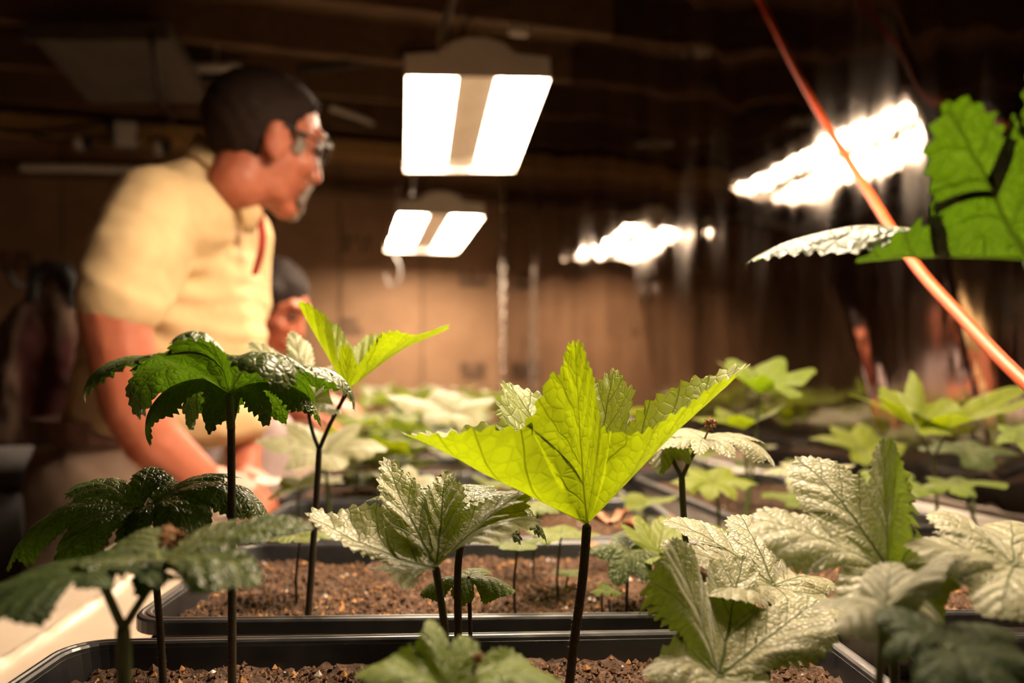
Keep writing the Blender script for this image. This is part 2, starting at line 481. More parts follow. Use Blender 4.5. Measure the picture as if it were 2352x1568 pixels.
# ------------------------------------------------------------------ bench
def bench():
    L = lambda y: -0.532 - 0.112 * (y - 0.828)
    Rr = lambda y: (-0.06 + 0.283 * (4.1 - y)) - 0.045
    y0, y1 = 0.16, 3.45
    t = thing('bench', 'long white covered growing bench carrying the seedling trays', 'bench', (-0.1, 1.8, 0))
    mb = MB()
    q = [(L(y0), y0), (Rr(y0), y0), (Rr(y1), y1), (L(y1), y1)]
    z0, z1 = BENCH - 0.035, BENCH - 0.003
    mb.add([(x, y, z) for z in (z0, z1) for x, y in q], [(3, 2, 1, 0), (4, 5, 6, 7), (0, 1, 5, 4), (1, 2, 6, 5), (2, 3, 7, 6), (3, 0, 4, 7)])
    mb.build('tabletop', 'bench_wood', t)
    for (x, y) in [(L(0.3) + 0.06, 0.3), (Rr(0.3) - 0.06, 0.3), (L(1.8) + 0.06, 1.8), (Rr(1.8) - 0.06, 1.8), (L(3.3) + 0.06, 3.3), (Rr(3.3) - 0.06, 3.3)]:
        MB().box((x, y, z0 / 2), (0.07, 0.07, z0), None, 0.004).build('leg', 'bench_wood', t)
    # white plastic sheet over the top, its crinkled fold along the left side
    nx, ny = 150, 500
    u = np.linspace(0, 1, nx)[None, :] ** 1.8 * np.ones((ny, 1)); y = np.linspace(y0 - 0.01, y1 + 0.01, ny)[:, None] * np.ones((1, nx))
    Lx = -0.532 - 0.112 * (y - 0.828) - 0.006; Rx = -0.06 + 0.283 * (4.1 - y) - 0.042
    x = Lx + u * (Rx - Lx)
    dx = x - (Lx + 0.085 + 0.006 * np.sin(y * 9))
    z = BENCH - 0.0015 + 0.0012 * fbm(x * 18, y * 12, 3, 3)
    ridge = np.exp(-(dx / 0.006) ** 2)
    z = z + ridge * (0.005 + 0.006 * vnoise(y * 90, x * 60, 9))
    out = np.exp(-((x - Lx) / 0.01) ** 2)
    z = z + 0.003 * out
    pos = np.stack([x, y, z], 2)
    me = np_mesh('sheet', pos.reshape(-1, 3), grid_faces(ny, nx)[:, ::-1])
    s = link('plastic_sheet', me, 'film_white', t, True); s.matrix_parent_inverse = parent_matrix(t).inverted()
    s['label'] = 'glossy white plastic sheet with a crinkled fold'
    # upstand along the wall
    mb = MB()
    n = 2
    pts = [(Rr(y) + 0.006, y) for y in (y0, y1)]
    d = (Vector(pts[1]) - Vector(pts[0])).normalized(); R_ = Matrix(((d.x, -d.y, 0), (d.y, d.x, 0), (0, 0, 1)))
    c = (Vector(pts[0]) + Vector(pts[1])) / 2
    mb.box((c.x, c.y, BENCH + 0.008), ((Vector(pts[1]) - Vector(pts[0])).length, 0.014, 0.05), R_, 0.004)
    mb.build('edge_batten', 'white_plastic', t)
    return t
bench()

# ------------------------------------------------------------------ trays and soil
def rrect(w, d, r, n=7):
    out = []
    for cx, cy, a0 in ((w / 2 - r, d / 2 - r, 0), (-w / 2 + r, d / 2 - r, 90), (-w / 2 + r, -d / 2 + r, 180), (w / 2 - r, -d / 2 + r, 270)):
        for k in range(n + 1):
            t = rad(a0 + 90 * k / n); out.append((cx + r * math.cos(t), cy + r * math.sin(t)))
    return out

TW, TD, TH = 0.54, 0.28, 0.060
def ring_mesh(name, prof, close_first=False, close_last=False, ribs=False):
    vs = []; fs = []; n = None
    for ins, z in prof:
        r = max(0.008, 0.030 - ins * 0.4)
        loop = rrect(TW - 2 * ins, TD - 2 * ins, r)
        n = len(loop)
        vs += [(x, y, z) for x, y in loop]
    for i in range(len(prof) - 1):
        for k in range(n):
            fs.append((i * n + k, i * n + (k + 1) % n, (i + 1) * n + (k + 1) % n, (i + 1) * n + k))
    if close_first: fs.append(tuple(range(n - 1, -1, -1)))
    if close_last: fs.append(tuple((len(prof) - 1) * n + k for k in range(n)))
    me = bpy.data.meshes.new(name); me.from_pydata(vs, [], fs); return me
TRAY_BODY = ring_mesh('tray_body', [(0.022, 0.0), (0.009, 0.050), (0.0085, 0.0575), (0.0105, 0.0565), (0.024, 0.003)], True, True)
TRAY_RIM = ring_mesh('tray_rim', [(0.0105, 0.0560), (0.0098, 0.0590), (0.0085, 0.0605), (0.0065, 0.0606), (0.0058, 0.0596), (0.0046, 0.0596), (0.0036, 0.0606), (0.0012, 0.0602), (0.0, 0.0585), (0.0, 0.0490), (0.0012, 0.0485), (0.0014, 0.0570), (0.0090, 0.0578)])
TRAY_BODY.materials.append(M['tray']); TRAY_RIM.materials.append(M['rim'])

OCT = np.array([(1, 0, 0), (-1, 0, 0), (0, 1, 0), (0, -1, 0), (0, 0, 1), (0, 0, -1)], float)
OCTF = np.array([(0, 2, 4), (2, 1, 4), (1, 3, 4), (3, 0, 4), (2, 0, 5), (1, 2, 5), (3, 1, 5), (0, 3, 5)])
def soil_mesh(seed, step, crumbs, rmin=0.0011, rmax=0.0036):
    rng = np.random.default_rng(seed)
    W, D = TW - 0.026, TD - 0.026
    nx, ny = int(W / step) + 1, int(D / step) + 1
    x = np.linspace(-W / 2, W / 2, nx)[:, None] * np.ones((1, ny)); y = np.linspace(-D / 2, D / 2, ny)[None, :] * np.ones((nx, 1))
    def H(x, y):
        h = 0.016 * (fbm(x * 14, y * 14, seed, 3) - 0.42) + 0.009 * (fbm(x * 90, y * 90, seed + 3, 2) - 0.37)
        return h + 0.004 * (vnoise(x * 260, y * 260, seed + 8) - 0.5)
    z = H(x, y)
    v = np.stack([x, y, z], 2).reshape(-1, 3); f = grid_faces(nx, ny)
    fl = [tuple(q) for q in f.tolist()]; mi = np.zeros(len(fl), int)
    if crumbs:
        cx = rng.uniform(-W / 2 + 0.004, W / 2 - 0.004, crumbs); cy = rng.uniform(-D / 2 + 0.004, D / 2 - 0.004, crumbs)
        r = rmin + (rmax - rmin) * rng.random(crumbs) ** 3
        cz = H(cx, cy) + r * rng.uniform(-0.2, 0.7, crumbs)
        s = rng.uniform(0.55, 1.25, (crumbs, 6, 3)) * r[:, None, None]
        ang = rng.uniform(0, 6.28, crumbs); ca, sa = np.cos(ang)[:, None], np.sin(ang)[:, None]
        o = OCT[None] * s
        o = np.stack([o[..., 0] * ca - o[..., 1] * sa, o[..., 0] * sa + o[..., 1] * ca, o[..., 2]], 2)
        cv = o + np.stack([cx, cy, cz], 1)[:, None]
        n0 = len(v); v = np.concatenate([v, cv.reshape(-1, 3)])
        cf = (OCTF[None] + (np.arange(crumbs) * 6)[:, None, None] + n0).reshape(-1, 3)
        fl += [tuple(q) for q in cf.tolist()]
        kind = rng.random(crumbs); km = np.where(kind < 0.085, 2, np.where(kind < 0.10, 3, 1))
        mi = np.concatenate([mi, np.repeat(km, 8)])
    me = bpy.data.meshes.new('soil'); me.from_pydata(v.tolist(), [], fl)
    for k in ('soil', 'crumb', 'crumb_bark', 'crumb_white'): me.materials.append(M[k])
    me.polygons.foreach_set('material_index', mi.astype(np.int32))
    return me

TRAYS = [  # x, y, yaw deg, soil step, crumbs, words
    (-0.034, 0.437, 3.0, 0.0022, 11000, 'black plastic seedling tray nearest the viewer'),
    (-0.030, 0.752, 2.0, 0.0026, 9000, 'black plastic seedling tray directly behind the nearest one'),
    (-0.055, 1.046, 2.5, 0.004, 3500, 'black plastic seedling tray in the third row of the left column'),
    (-0.095, 1.345, 3.0, 0.006, 1200, 'black plastic seedling tray in the fourth row of the left column'),
    (-0.125, 1.645, 4.0, 0.006, 800, 'black plastic seedling tray in the fifth row of the left column'),
    (-0.165, 1.945, 5.0, 0.008, 500, 'black plastic seedling tray in the sixth row of the left column'),
    (-0.200, 2.245, 5.0, 0.008, 400, 'black plastic seedling tray in the seventh row of the left column'),
    (-0.235, 2.545, 5.0, 0.008, 300, 'black plastic seedling tray in the eighth row, second last of the left column'),
    (-0.270, 2.845, 5.0, 0.008, 300, 'black plastic seedling tray at the far end of the left column'),
    (0.548, 0.440, 1.0, 0.003, 6000, 'black plastic seedling tray at the bottom right corner of the view'),
    (0.518, 0.765, 0.5, 0.003, 6000, 'black plastic seedling tray on the right behind the big pale leaves'),
    (0.400, 1.235, 90.0 + 9, 0.005, 1500, 'black plastic seedling tray turned lengthways beside the film wall'),
    (0.265, 1.815, 90.0 + 9, 0.007, 800, 'black plastic seedling tray turned lengthways, farther along the film wall'),
]
TW_ORD = ['nearest tray', 'second tray row', 'third tray row', 'fourth tray row', 'fifth tray row', 'sixth tray row', 'seventh tray row', 'eighth tray row', 'last tray row',
          'bottom right tray', 'right tray behind the big pale leaves', 'lengthways tray by the film wall', 'farther lengthways tray by the film wall']
for i, (x, y, yw, step, cr, lab) in enumerate(TRAYS):
    t = thing('seedling_tray', lab, 'tray', (x, y, BENCH + 0.0012), rad(yw), 'seedling trays on the bench')
    b = link('tray_body', TRAY_BODY, None, t); r = link('rim', TRAY_RIM, None, t)
    s = link('soil', soil_mesh(10 + i, step, cr), None, None, False)
    s.location = (x, y, SOIL); s.rotation_euler = (0, 0, rad(yw))
    tag(s, 'crumbly brown potting soil filling the ' + TW_ORD[i], 'soil', kind='stuff')

# ------------------------------------------------------------------ lamps
def lamp(label, cx, cy, z, yaw, pitch=0.0, roll=0.0, cordside=-1, length=0.60, lit=True):
    t = thing('grow_light', label, 'lamp', (cx, cy, z), 0, 'tube grow lights over the bench')
    t.rotation_euler = (pitch, roll, yaw)
    Mx = parent_matrix(t)
    W2, L2 = 0.165, length / 2
    # housing: a folded sheet with a raised middle, and skirts
    prof = [(-W2, -0.022), (-W2, 0.028), (-0.085, 0.036), (-0.060, 0.060), (-0.02, 0.072), (0.02, 0.072), (0.060, 0.060), (0.085, 0.036), (W2, 0.028), (W2, -0.022)]
    mb = MB()
    vs = [Mx @ Vector((x, y, zz)) for y in (-L2, L2) for x, zz in prof]; n = len(prof)
    mb.add(vs, [(k, k + 1, n + k + 1, n + k) for k in range(n - 1)])
    mb.build('housing', 'white_metal', t)
    for s in (-1, 1):
        mb = MB(); pts = [Vector((x * 1.01, s * (L2 + 0.002), zz)) for x, zz in prof]; pts2 = [p + Vector((0, s * 0.006, 0)) for p in pts]
        mb.add([Mx @ p for p in pts + pts2], [tuple(range(n)), tuple(range(2 * n - 1, n - 1, -1))] + [(k, (k + 1) % n, n + (k + 1) % n, n + k) for k in range(n)])
        mb.build('end_plate', 'white_metal', t)
    mb = MB(); rp = [(-W2 + 0.003, 0.004), (-W2 + 0.012, 0.024), (-0.060, 0.024), (-0.045, -0.006), (0.045, -0.006), (0.060, 0.024), (W2 - 0.012, 0.024), (W2 - 0.003, 0.004)]
    vs = [Mx @ Vector((x, y, zz)) for y in (-L2 + 0.002, L2 - 0.002) for x, zz in rp]; n2 = len(rp)
    mb.add(vs, [(k, k + 1, n2 + k + 1, n2 + k) for k in range(n2 - 1)])
    mb.build('reflector', 'reflector', t)
    if lit:
        for x in (-0.139, -0.106, -0.073, 0.073, 0.106, 0.139):
            mb = MB(); pr = [(0.001, -L2 + 0.010), (0.008, -L2 + 0.013), (0.0125, -L2 + 0.020), (0.0152, -L2 + 0.034), (0.0152, L2 - 0.034), (0.0125, L2 - 0.020), (0.008, L2 - 0.013), (0.001, L2 - 0.010)]
            mb.lathe(Mx @ Vector((x, 0, 0.004)), pr, 10, 0, (Mx.to_3x3() @ Matrix(((1, 0, 0), (0, 0, 1), (0, -1, 0)))))
            mb.build('tube', 'tube', t, True)
    # hanging wires
    for s in (-1, 1):
        p0 = Mx @ Vector((0, s * L2 * 0.8, 0.070)); 
        MB().tube([p0, Vector((p0.x, p0.y, CEIL - 0.13))], 0.0022, 6).build('hanging_wire', 'chrome', t)
    return t, Mx

L1, M1 = lamp('large lit tube grow light nearest in view, hanging above the bench', -0.118, 2.12, CAMZ + 0.668, rad(8.0), rad(-6.0), rad(-2.0))
L2_, M2 = lamp('smaller looking lit tube grow light farther back near the kraft wall', -0.345, 3.38, CAMZ + 0.612, rad(14.0), rad(-5.0), rad(-1.0))
L0, M0 = lamp('lit tube grow light directly over the front trays', 0.19, 0.79, CAMZ + 0.565, rad(7.0))
def cord(name, mat, pts, r, parent=None, label=None, cat=None, group=None, n=8):
    mb = MB(); mb.tube(curve_pts(pts, 8), r, n)
    o = mb.build(name, mat, parent, True, origin=None if parent else pts[0])
    if label: tag(o, label, cat, group)
    return o
cord('power_cord', 'grey_plastic', [P(916, 425, 3.0), P(905, 500, 3.2), P(900, 570, 3.45), P(918, 610, 3.45), P(915, 645, 3.45), P(895, 655, 3.46), P(885, 630, 3.46)], 0.0035, L2_)
cord('power_cord', 'white_plastic', [M1 @ Vector((-0.03, -0.26, 0.068)), P(1015, 110, 1.95), P(1020, 60, 2.0), P(1040, 0, 2.05), P(1046, -60, 2.1)], 0.010, L1)
cord('power_cord', 'black_rubber', [M1 @ Vector((0.02, -0.2, 0.07)), P(1062, 95, 2.1), P(1085, 30, 2.2), P(1130, 8, 2.35), P(1180, 5, 2.5)], 0.005, L1)
cord('power_cord', 'black_rubber', [P(936, 392, 2.5), P(950, 405, 2.55), P(946, 440, 2.7), P(950, 455, 3.0)], 0.006, L2_)

# ------------------------------------------------------------------ leaves
def leaf_mesh(lobes, per=70, nr=12, teeth=0.036, tperiod=0.085, seed=1, sinus=0.55, notch=None, notch_r=0.10, pucker=0.010, wave=0.010, curlp=1.4, sub=True, blunt=False, mid_sinus=None, flat_noise=0.006):
    """palmate toothed leaf growing from the origin. lobes: (azimuth deg, length, half width ratio, elevation at base, elevation at tip, cross fold)"""
    rng = np.random.default_rng(seed)
    lobes = sorted(lobes, key=lambda q: q[0] % 360)
    n = len(lobes)
    az = np.array([rad(q[0] % 360) for q in lobes]); L = np.array([q[1] for q in lobes])
    ctrl = []; lob = []
    for i in range(n):
        j = (i - 1) % n
        gap = (az[i] - az[j]) % (2 * math.pi)
        if gap == 0: gap = 2 * math.pi
        am = az[i] - gap / 2
        r = (sinus if mid_sinus is None else mid_sinus) * min(L[i], L[j])
        if gap > rad(100): r *= max(0.18, 1 - (gap - rad(100)) * 0.9)
        if notch is not None and abs(((am - rad(notch) + math.pi) % (2 * math.pi)) - math.pi) < gap / 2: r = notch_r * min(L[i], L[j])
        ctrl.append((r * math.cos(am), r * math.sin(am))); lob.append(i)
        W = lobes[i][2]
        gapn = (az[(i + 1) % n] - az[i]) % (2 * math.pi)
        WR = min(W, 0.62 * math.tan(min(gap, 2.0) / 2 * 0.93)); WL = min(W, 0.62 * math.tan(min(gapn, 2.0) / 2 * 0.93))
        d = np.array((math.cos(az[i]), math.sin(az[i]))); p = np.array((-d[1], d[0]))
        right = [(0.60, -1.0), (0.83, -0.90), (0.95, -0.56)] if blunt else [(0.60, -1.0), (0.79, -0.84), (0.85, -0.60), (0.95, -0.38)]
        for (u, v) in right + [(1.0, 0.0)] + [(u, -v) for u, v in right[::-1]]:
            u2 = u * (1 + rng.uniform(-0.025, 0.025)); v2 = v * (WR if v < 0 else WL) * (1 + rng.uniform(-0.12, 0.12))
            q = d * u2 * L[i] + p * v2 * L[i]
            ctrl.append(tuple(q)); lob.append(i)
    C = np.array(ctrl); m = len(C)
    pts = []; li = []
    for k in range(m):
        p0, p1, p2, p3 = C[k - 1], C[k], C[(k + 1) % m], C[(k + 2) % m]
        for t in np.linspace(0, 1, 14, endpoint=False):
            pts.append(0.5 * (2 * p1 + (p2 - p0) * t + (2 * p0 - 5 * p1 + 4 * p2 - p3) * t * t + (3 * p1 - p0 - 3 * p2 + p3) * t ** 3)); li.append(lob[k])
    pts = np.array(pts); li = np.array(li)
    seg = np.linalg.norm(np.roll(pts, -1, 0) - pts, axis=1); s = np.concatenate([[0], np.cumsum(seg)])
    N = per * n
    st = np.linspace(0, s[-1], N, endpoint=False)
    X = np.interp(st, s, np.append(pts[:, 0], pts[0, 0])); Y = np.interp(st, s, np.append(pts[:, 1], pts[0, 1]))
    lidx = li[np.clip(np.searchsorted(s, st, side='right') - 1, 0, len(li) - 1)]
    Lm = L.mean()
    tx = np.roll(X, -1) - np.roll(X, 1); ty = np.roll(Y, -1) - np.roll(Y, 1); tl = np.hypot(tx, ty) + 1e-9
    ph = st / (tperiod * Lm); k = np.floor(ph).astype(int); fr = ph - k
    amp = 0.55 + 0.9 * rng.random(int(k.max()) + 3)
    tri = np.where(fr < 0.6, fr / 0.6, (1 - fr) / 0.4)
    rr0 = np.hypot(X, Y) / L[lidx]; ok = np.clip((rr0 - 0.25) / 0.3, 0, 1)
    tooth = teeth * Lm * amp[k] * (tri - 0.35) * ok
    ph2 = st / (tperiod * Lm * 0.37); tooth = tooth + teeth * 0.25 * Lm * (ph2 - np.floor(ph2) - 0.5) * ok
    TX, TY = ty / tl * tooth, -tx / tl * tooth
    # every margin point is joined to the midrib of its lobe along the run of the side veins
    ca, sa = np.cos(az[lidx]), np.sin(az[lidx])
    uu = X * ca + Y * sa; vv = -X * sa + Y * ca
    us = np.clip(uu - 1.0 * np.abs(vv), 0, 0.96 * L[lidx])
    cols = []
    for q in range(N):
        cols.append((X[q], Y[q], TX[q], TY[q], us[q], lidx[q], st[q]))
        q2 = (q + 1) % N
        if lidx[q2] != lidx[q]:
            for w_ in np.linspace(0.8, 0, 5): cols.append((X[q2], Y[q2], 0, 0, us[q] * w_, lidx[q], st[q]))
            for w_ in np.linspace(0, 0.8, 5): cols.append((X[q2], Y[q2], 0, 0, us[q2] * w_, lidx[q2], st[q]))
    Q = np.array(cols); N = len(Q); X, Y, TX, TY, us = Q[:, 0], Q[:, 1], Q[:, 2], Q[:, 3], Q[:, 4]; lidx = Q[:, 5].astype(int); st = Q[:, 6]
    SX, SY = us * np.cos(az[lidx]), us * np.sin(az[lidx])
    T = np.linspace(0, 1, nr + 1)[None]; g = np.clip((T - 0.80) / 0.20, 0, 1) ** 1.5
    px = SX[:, None] + T * (X - SX)[:, None] + g * TX[:, None]; py = SY[:, None] + T * (Y - SY)[:, None] + g * TY[:, None]
    rho = np.hypot(px, py); th = np.arctan2(py, px)
    dth = np.abs(((th[..., None] - az + math.pi) % (2 * math.pi)) - math.pi)
    sg = 0.42 * 2 * math.pi / max(n, 4)
    wgt = np.exp(-(dth / sg) ** 2) + 1e-9; wgt /= wgt.sum(-1, keepdims=True)
    e0 = wgt @ np.array([rad(q[3]) for q in lobes]); e1 = wgt @ np.array([rad(q[4]) for q in lobes]); Lr = wgt @ L
    sfrac = np.clip(rho / Lr, 0, 1.15)
    hh = np.zeros_like(rho); zz = np.zeros_like(rho); K = 16
    for q in range(K):
        ang = e0 + (e1 - e0) * (sfrac * (q + 0.5) / K) ** curlp
        hh += np.cos(ang) * rho / K; zz += np.sin(ang) * rho / K
    phi = e0 + (e1 - e0) * sfrac ** curlp
    LL = L[lidx][:, None]; da = az[lidx][:, None]
    u = (px * np.cos(da) + py * np.sin(da)) / LL; v = (-px * np.sin(da) + py * np.cos(da)) / LL
    fold = np.array([q[5] for q in lobes]); foldv = wgt @ fold
    # distance from the nearest midrib, the same on both sides of a sinus
    vw = np.min(np.abs(np.sin(np.minimum(dth, math.pi / 2))), -1) * rho / Lr
    off = foldv * vw * vw * Lr
    phs = (u - np.abs(v) * 1.15 + 0.075 * (v > 0)) / 0.215
    off = off + 0.5 * pucker * LL * (0.5 - 0.5 * np.cos(2 * math.pi * (phs - 0.5))) * np.clip(np.abs(v) / 0.12, 0, 1) * np.clip(sfrac * 2, 0, 1) * np.clip((T - 0.0) * 4, 0, 1) * np.clip((1.35 - T - 0.35), 0, 0.3) / 0.3
    off = off + wave * Lr * (sfrac ** 2) * np.sin(th * 9 + seed) + flat_noise * 4 * Lm * (fbm(px / Lm * 3.5 + 9, py / Lm * 3.5 + 4, seed, 3) - 0.43) * np.clip(sfrac * 2, 0, 1)
    off = off + wave * 0.8 * LL * (T ** 5) * np.clip(sfrac * 2 - 0.6, 0, 1) * (vnoise(st[:, None] / Lm * 7 + 0 * T, 3 + 0 * T + 0 * st[:, None], seed + 5) - 0.5) * 2
    PX = hh * np.cos(th) - np.sin(phi) * np.cos(th) * off; PY = hh * np.sin(th) - np.sin(phi) * np.sin(th) * off; PZ = zz + np.cos(phi) * off
    V = np.stack([PX, PY, PZ], 2).reshape(-1, 3)
    idx = np.arange(N)[:, None] * (nr + 1) + np.arange(nr + 1)[None]; nxt = np.roll(idx, -1, 0)
    fq = np.stack([idx[:, :-1], idx[:, 1:], nxt[:, 1:], nxt[:, :-1]], 2).reshape(-1, 4)
    me = bpy.data.meshes.new('leaf'); me.from_pydata(V.tolist(), [], fq.tolist())
    kn = (np.arange(N) + 1) % N
    uB = (px[kn] * np.cos(da) + py[kn] * np.sin(da)) / LL; vB = (-px[kn] * np.sin(da) + py[kn] * np.cos(da)) / LL
    def corner(A0, A1, B0, B1):
        return np.stack([np.stack([A0[:, :-1], A1[:, :-1]], 2), np.stack([A0[:, 1:], A1[:, 1:]], 2), np.stack([B0[:, 1:], B1[:, 1:]], 2), np.stack([B0[:, :-1], B1[:, :-1]], 2)], 2).ravel().astype(np.float32)
    uv = me.uv_layers.new(name='lobe'); uv.data.foreach_set('uv', corner(u, v, uB, vB))
    fx, fy = px / Lm, py / Lm
    uv2 = me.uv_layers.new(name='flat'); uv2.data.foreach_set('uv', corner(fx, fy, fx[kn], fy[kn]) + seed * 1.7)
    me.shade_smooth()
    return me


def stem_part(t, name, pts, r0, r1, mat, hairs=0, seed=0):
    pp = curve_pts(pts, 7); n = len(pp)
    rr = [r0 + (r1 - r0) * i / (n - 1) for i in range(n)]
    dr_ = (pp[-1] - pp[-2]).normalized(); pp += [pp[-1] + dr_ * r1 * 0.35, pp[-1] + dr_ * r1 * 0.75]; rr += [r1 * 0.75, r1 * 0.25]; n += 2
    mb = MB(); mb.tube(pp, rr, 10)
    o = mb.build(name, mat, t, True)
    if hairs:
        rnd = random.Random(seed); mb = MB()
        for _ in range(hairs):
            f = rnd.random() * (n - 1.001); i = int(f); p = pp[i].lerp(pp[i + 1], f - i); T = (pp[i + 1] - pp[i]).normalized()
            A = T.orthogonal().normalized(); A.rotate(Quaternion(T, rnd.uniform(0, 6.283)))
            r = rr[i]; ln = rnd.uniform(0.0007, 0.0016); B = T.cross(A)
            b = p + A * r * 0.95; tip = b + A * ln + T * rnd.uniform(-0.4, 0.5) * ln
            w_ = 0.00007
            mb.add([b + B * w_, b - B * w_ * 0.5 + T * w_ * 0.8, b - B * w_ * 0.5 - T * w_ * 0.8, tip], [(0, 1, 3), (1, 2, 3), (2, 0, 3)])
        h = mb.build('stem_hair', 'hair_fuzz', t); h['kind'] = 'stuff'
    return o


def put_leaf(t, me, pos, mat, name='leaf', tilt=None):
    if not me.materials: me.materials.append(M[mat])
    o = bpy.data.objects.new(name, me); col.objects.link(o)
    o.parent = t; o.location = Vector(pos) - t.location
    if tilt: o.rotation_euler = tilt
    return o


def flower(t, pos, size=0.008, seed=0, stalk=None):
    """dried brown seed head of many little bracts on a short stalk"""
    rnd = random.Random(seed); mb = MB(); pos = Vector(pos)
    if stalk is not None: mb.tube([Vector(stalk), pos], [0.0007, 0.0009], 6)
    for k in range(34):
        d = Vector((rnd.gauss(0, 1), rnd.gauss(0, 1), rnd.gauss(0.5, 0.8))).normalized()
        p = pos + d * size * rnd.uniform(0.3, 0.75); s = size * rnd.uniform(0.14, 0.26)
        a = d.orthogonal().normalized(); b = d.cross(a)
        tip = p + d * s * 2.2
        mb.add([p + a * s, p + b * s, p - a * s, p - b * s, tip, p - d * s], [(0, 1, 4), (1, 2, 4), (2, 3, 4), (3, 0, 4), (1, 0, 5), (2, 1, 5), (3, 2, 5), (0, 3, 5)])
    return mb.build('dried_flower', 'dry', t)


def plant(label, base, group=None):
    return thing('seedling', label, 'plant', base, 0, group)


def ground(px, d, soil=SOIL): 
    p = P(px, 0, d); return Vector((p.x, p.y, soil - 0.004))

# ---------- the plants in the nearest tray, left to right
# tall left plant: dark umbrella leaf, lobes hanging
t = plant('tall seedling on the left whose dark umbrella leaf hangs in drooping fingers', ground(533, 0.50))
top = P(526, 903, 0.505); node = P(531, 985, 0.503)
stem_part(t, 'stem', [t.location, P(533, 1400, 0.50), P(532, 1150, 0.502), node], 0.0027, 0.0024, 'stem_dark', 500, 1)
stem_part(t, 'petiole', [node, P(528, 940, 0.504), top + Vector((0, 0, -0.002))], 0.0026, 0.0030, 'stem_green', 120, 2)
stem_part(t, 'petiole', [node, P(543, 930, 0.52), P(552, 888, 0.545)], 0.0014, 0.0014, 'stem_dark')
put_leaf(t, leaf_mesh([(196, 0.108, 0.36, 36, -100, -1.0), (256, 0.070, 0.46, 66, -50, -1.0), (318, 0.088, 0.40, 44, -100, -0.9), (8, 0.098, 0.34, 30, -95, -1.0), (60, 0.090, 0.25, 26, -105, -1.5), (110, 0.092, 0.26, 24, -105, -1.8), (155, 0.108, 0.28, 28, -110, -1.5)],
         per=80, nr=16, seed=11, sinus=0.66, pucker=0.012, wave=0.016, teeth=0.042, curlp=2.2), top, 'leaf_dark')
put_leaf(t, leaf_mesh([(60, 0.055, 0.30, 5, -95, -1.5), (15, 0.070, 0.22, 16, -90, -1.2), (150, 0.075, 0.20, 20, -105, -1.5), (205, 0.090, 0.18, 22, -115, -1.5), (255, 0.050, 0.20, -10, -90, -1.5), (320, 0.045, 0.22, -5, -90, -1.5)], per=60, nr=18, seed=12, sinus=0.4, wave=0.02), P(552, 886, 0.545), 'leaf_dark')

# low left plant: two glossy dark leaves seen from above
t = plant('low glossy dark green seedling at the left with pale veins', ground(378, 0.50))
fork = P(352, 1260, 0.50)
stem_part(t, 'stem', [t.location, P(368, 1450, 0.50), fork], 0.0026, 0.0020, 'stem_dark', 300, 3)
stem_part(t, 'petiole', [fork, P(330, 1220, 0.50), P(318, 1168, 0.505)], 0.0016, 0.0018, 'stem_green')
stem_part(t, 'petiole', [fork, P(358, 1210, 0.507), P(353, 1160, 0.512)], 0.0016, 0.0016, 'stem_dark')
put_leaf(t, leaf_mesh([(192, 0.092, 0.36, 14, -82, -0.9), (238, 0.064, 0.55, 2, -78, -0.9), (150, 0.074, 0.34, 30, -20, -0.7), (105, 0.050, 0.34, 40, 10, -0.6), (285, 0.040, 0.50, -14, -80, -1.0)], per=80, nr=13, seed=21, sinus=0.62, notch=10, pucker=0.020, wave=0.012), P(318, 1168, 0.505), 'leaf_dark')
put_leaf(t, leaf_mesh([(8, 0.086, 0.28, 34, -70, -0.9), (318, 0.072, 0.42, 20, -92, -1.3), (50, 0.066, 0.30, 36, -20, -0.8), (272, 0.046, 0.34, 4, -92, -1.0), (100, 0.040, 0.36, 30, 5, -0.6)], per=80, nr=13, seed=22, sinus=0.60, notch=190, pucker=0.020, wave=0.012), P(352, 1158, 0.512), 'leaf_dark')

# blurred plant in the left foreground, forked stem, dried flower
t = plant('blurred forked seedling at the lower left corner with a brown dried flower', ground(285, 0.355))
fork = P(283, 1445, 0.355)
stem_part(t, 'stem', [t.location, P(285, 1560, 0.355), fork], 0.0034, 0.0032, 'stem_green')
stem_part(t, 'petiole', [fork, P(250, 1370, 0.353), P(222, 1308, 0.35)], 0.0021, 0.0020, 'stem_green')
stem_part(t, 'petiole', [fork, P(320, 1385, 0.358), P(352, 1335, 0.362), P(372, 1290, 0.364)], 0.0020, 0.0016, 'stem_green')
put_leaf(t, leaf_mesh([(186, 0.066, 0.40, 0, -40, -0.5), (222, 0.046, 0.42, -6, -34, -0.6), (150, 0.056, 0.42, 4, -24, -0.5), (20, 0.036, 0.40, 6, -40, -0.5), (290, 0.020, 0.45, 0, -30, -0.8), (95, 0.050, 0.40, 10, -10, -0.5)], per=60, nr=18, seed=31, sinus=0.6, notch=330), P(222, 1306, 0.35), 'leaf_deep')
put_leaf(t, leaf_mesh([(16, 0.068, 0.22, 26, 4, 0.8), (345, 0.054, 0.34, 14, -50, -0.6), (60, 0.045, 0.36, 24, 5, -0.5), (200, 0.036, 0.40, 10, -10, -0.4), (262, 0.022, 0.42, -10, -60, -0.8), (120, 0.046, 0.40, 12, 5, -0.5)], per=60, nr=18, seed=32, sinus=0.55), P(372, 1288, 0.364), 'leaf_dark')
flower(t, P(397, 1235, 0.362), 0.0075, 3, P(385, 1262, 0.363))

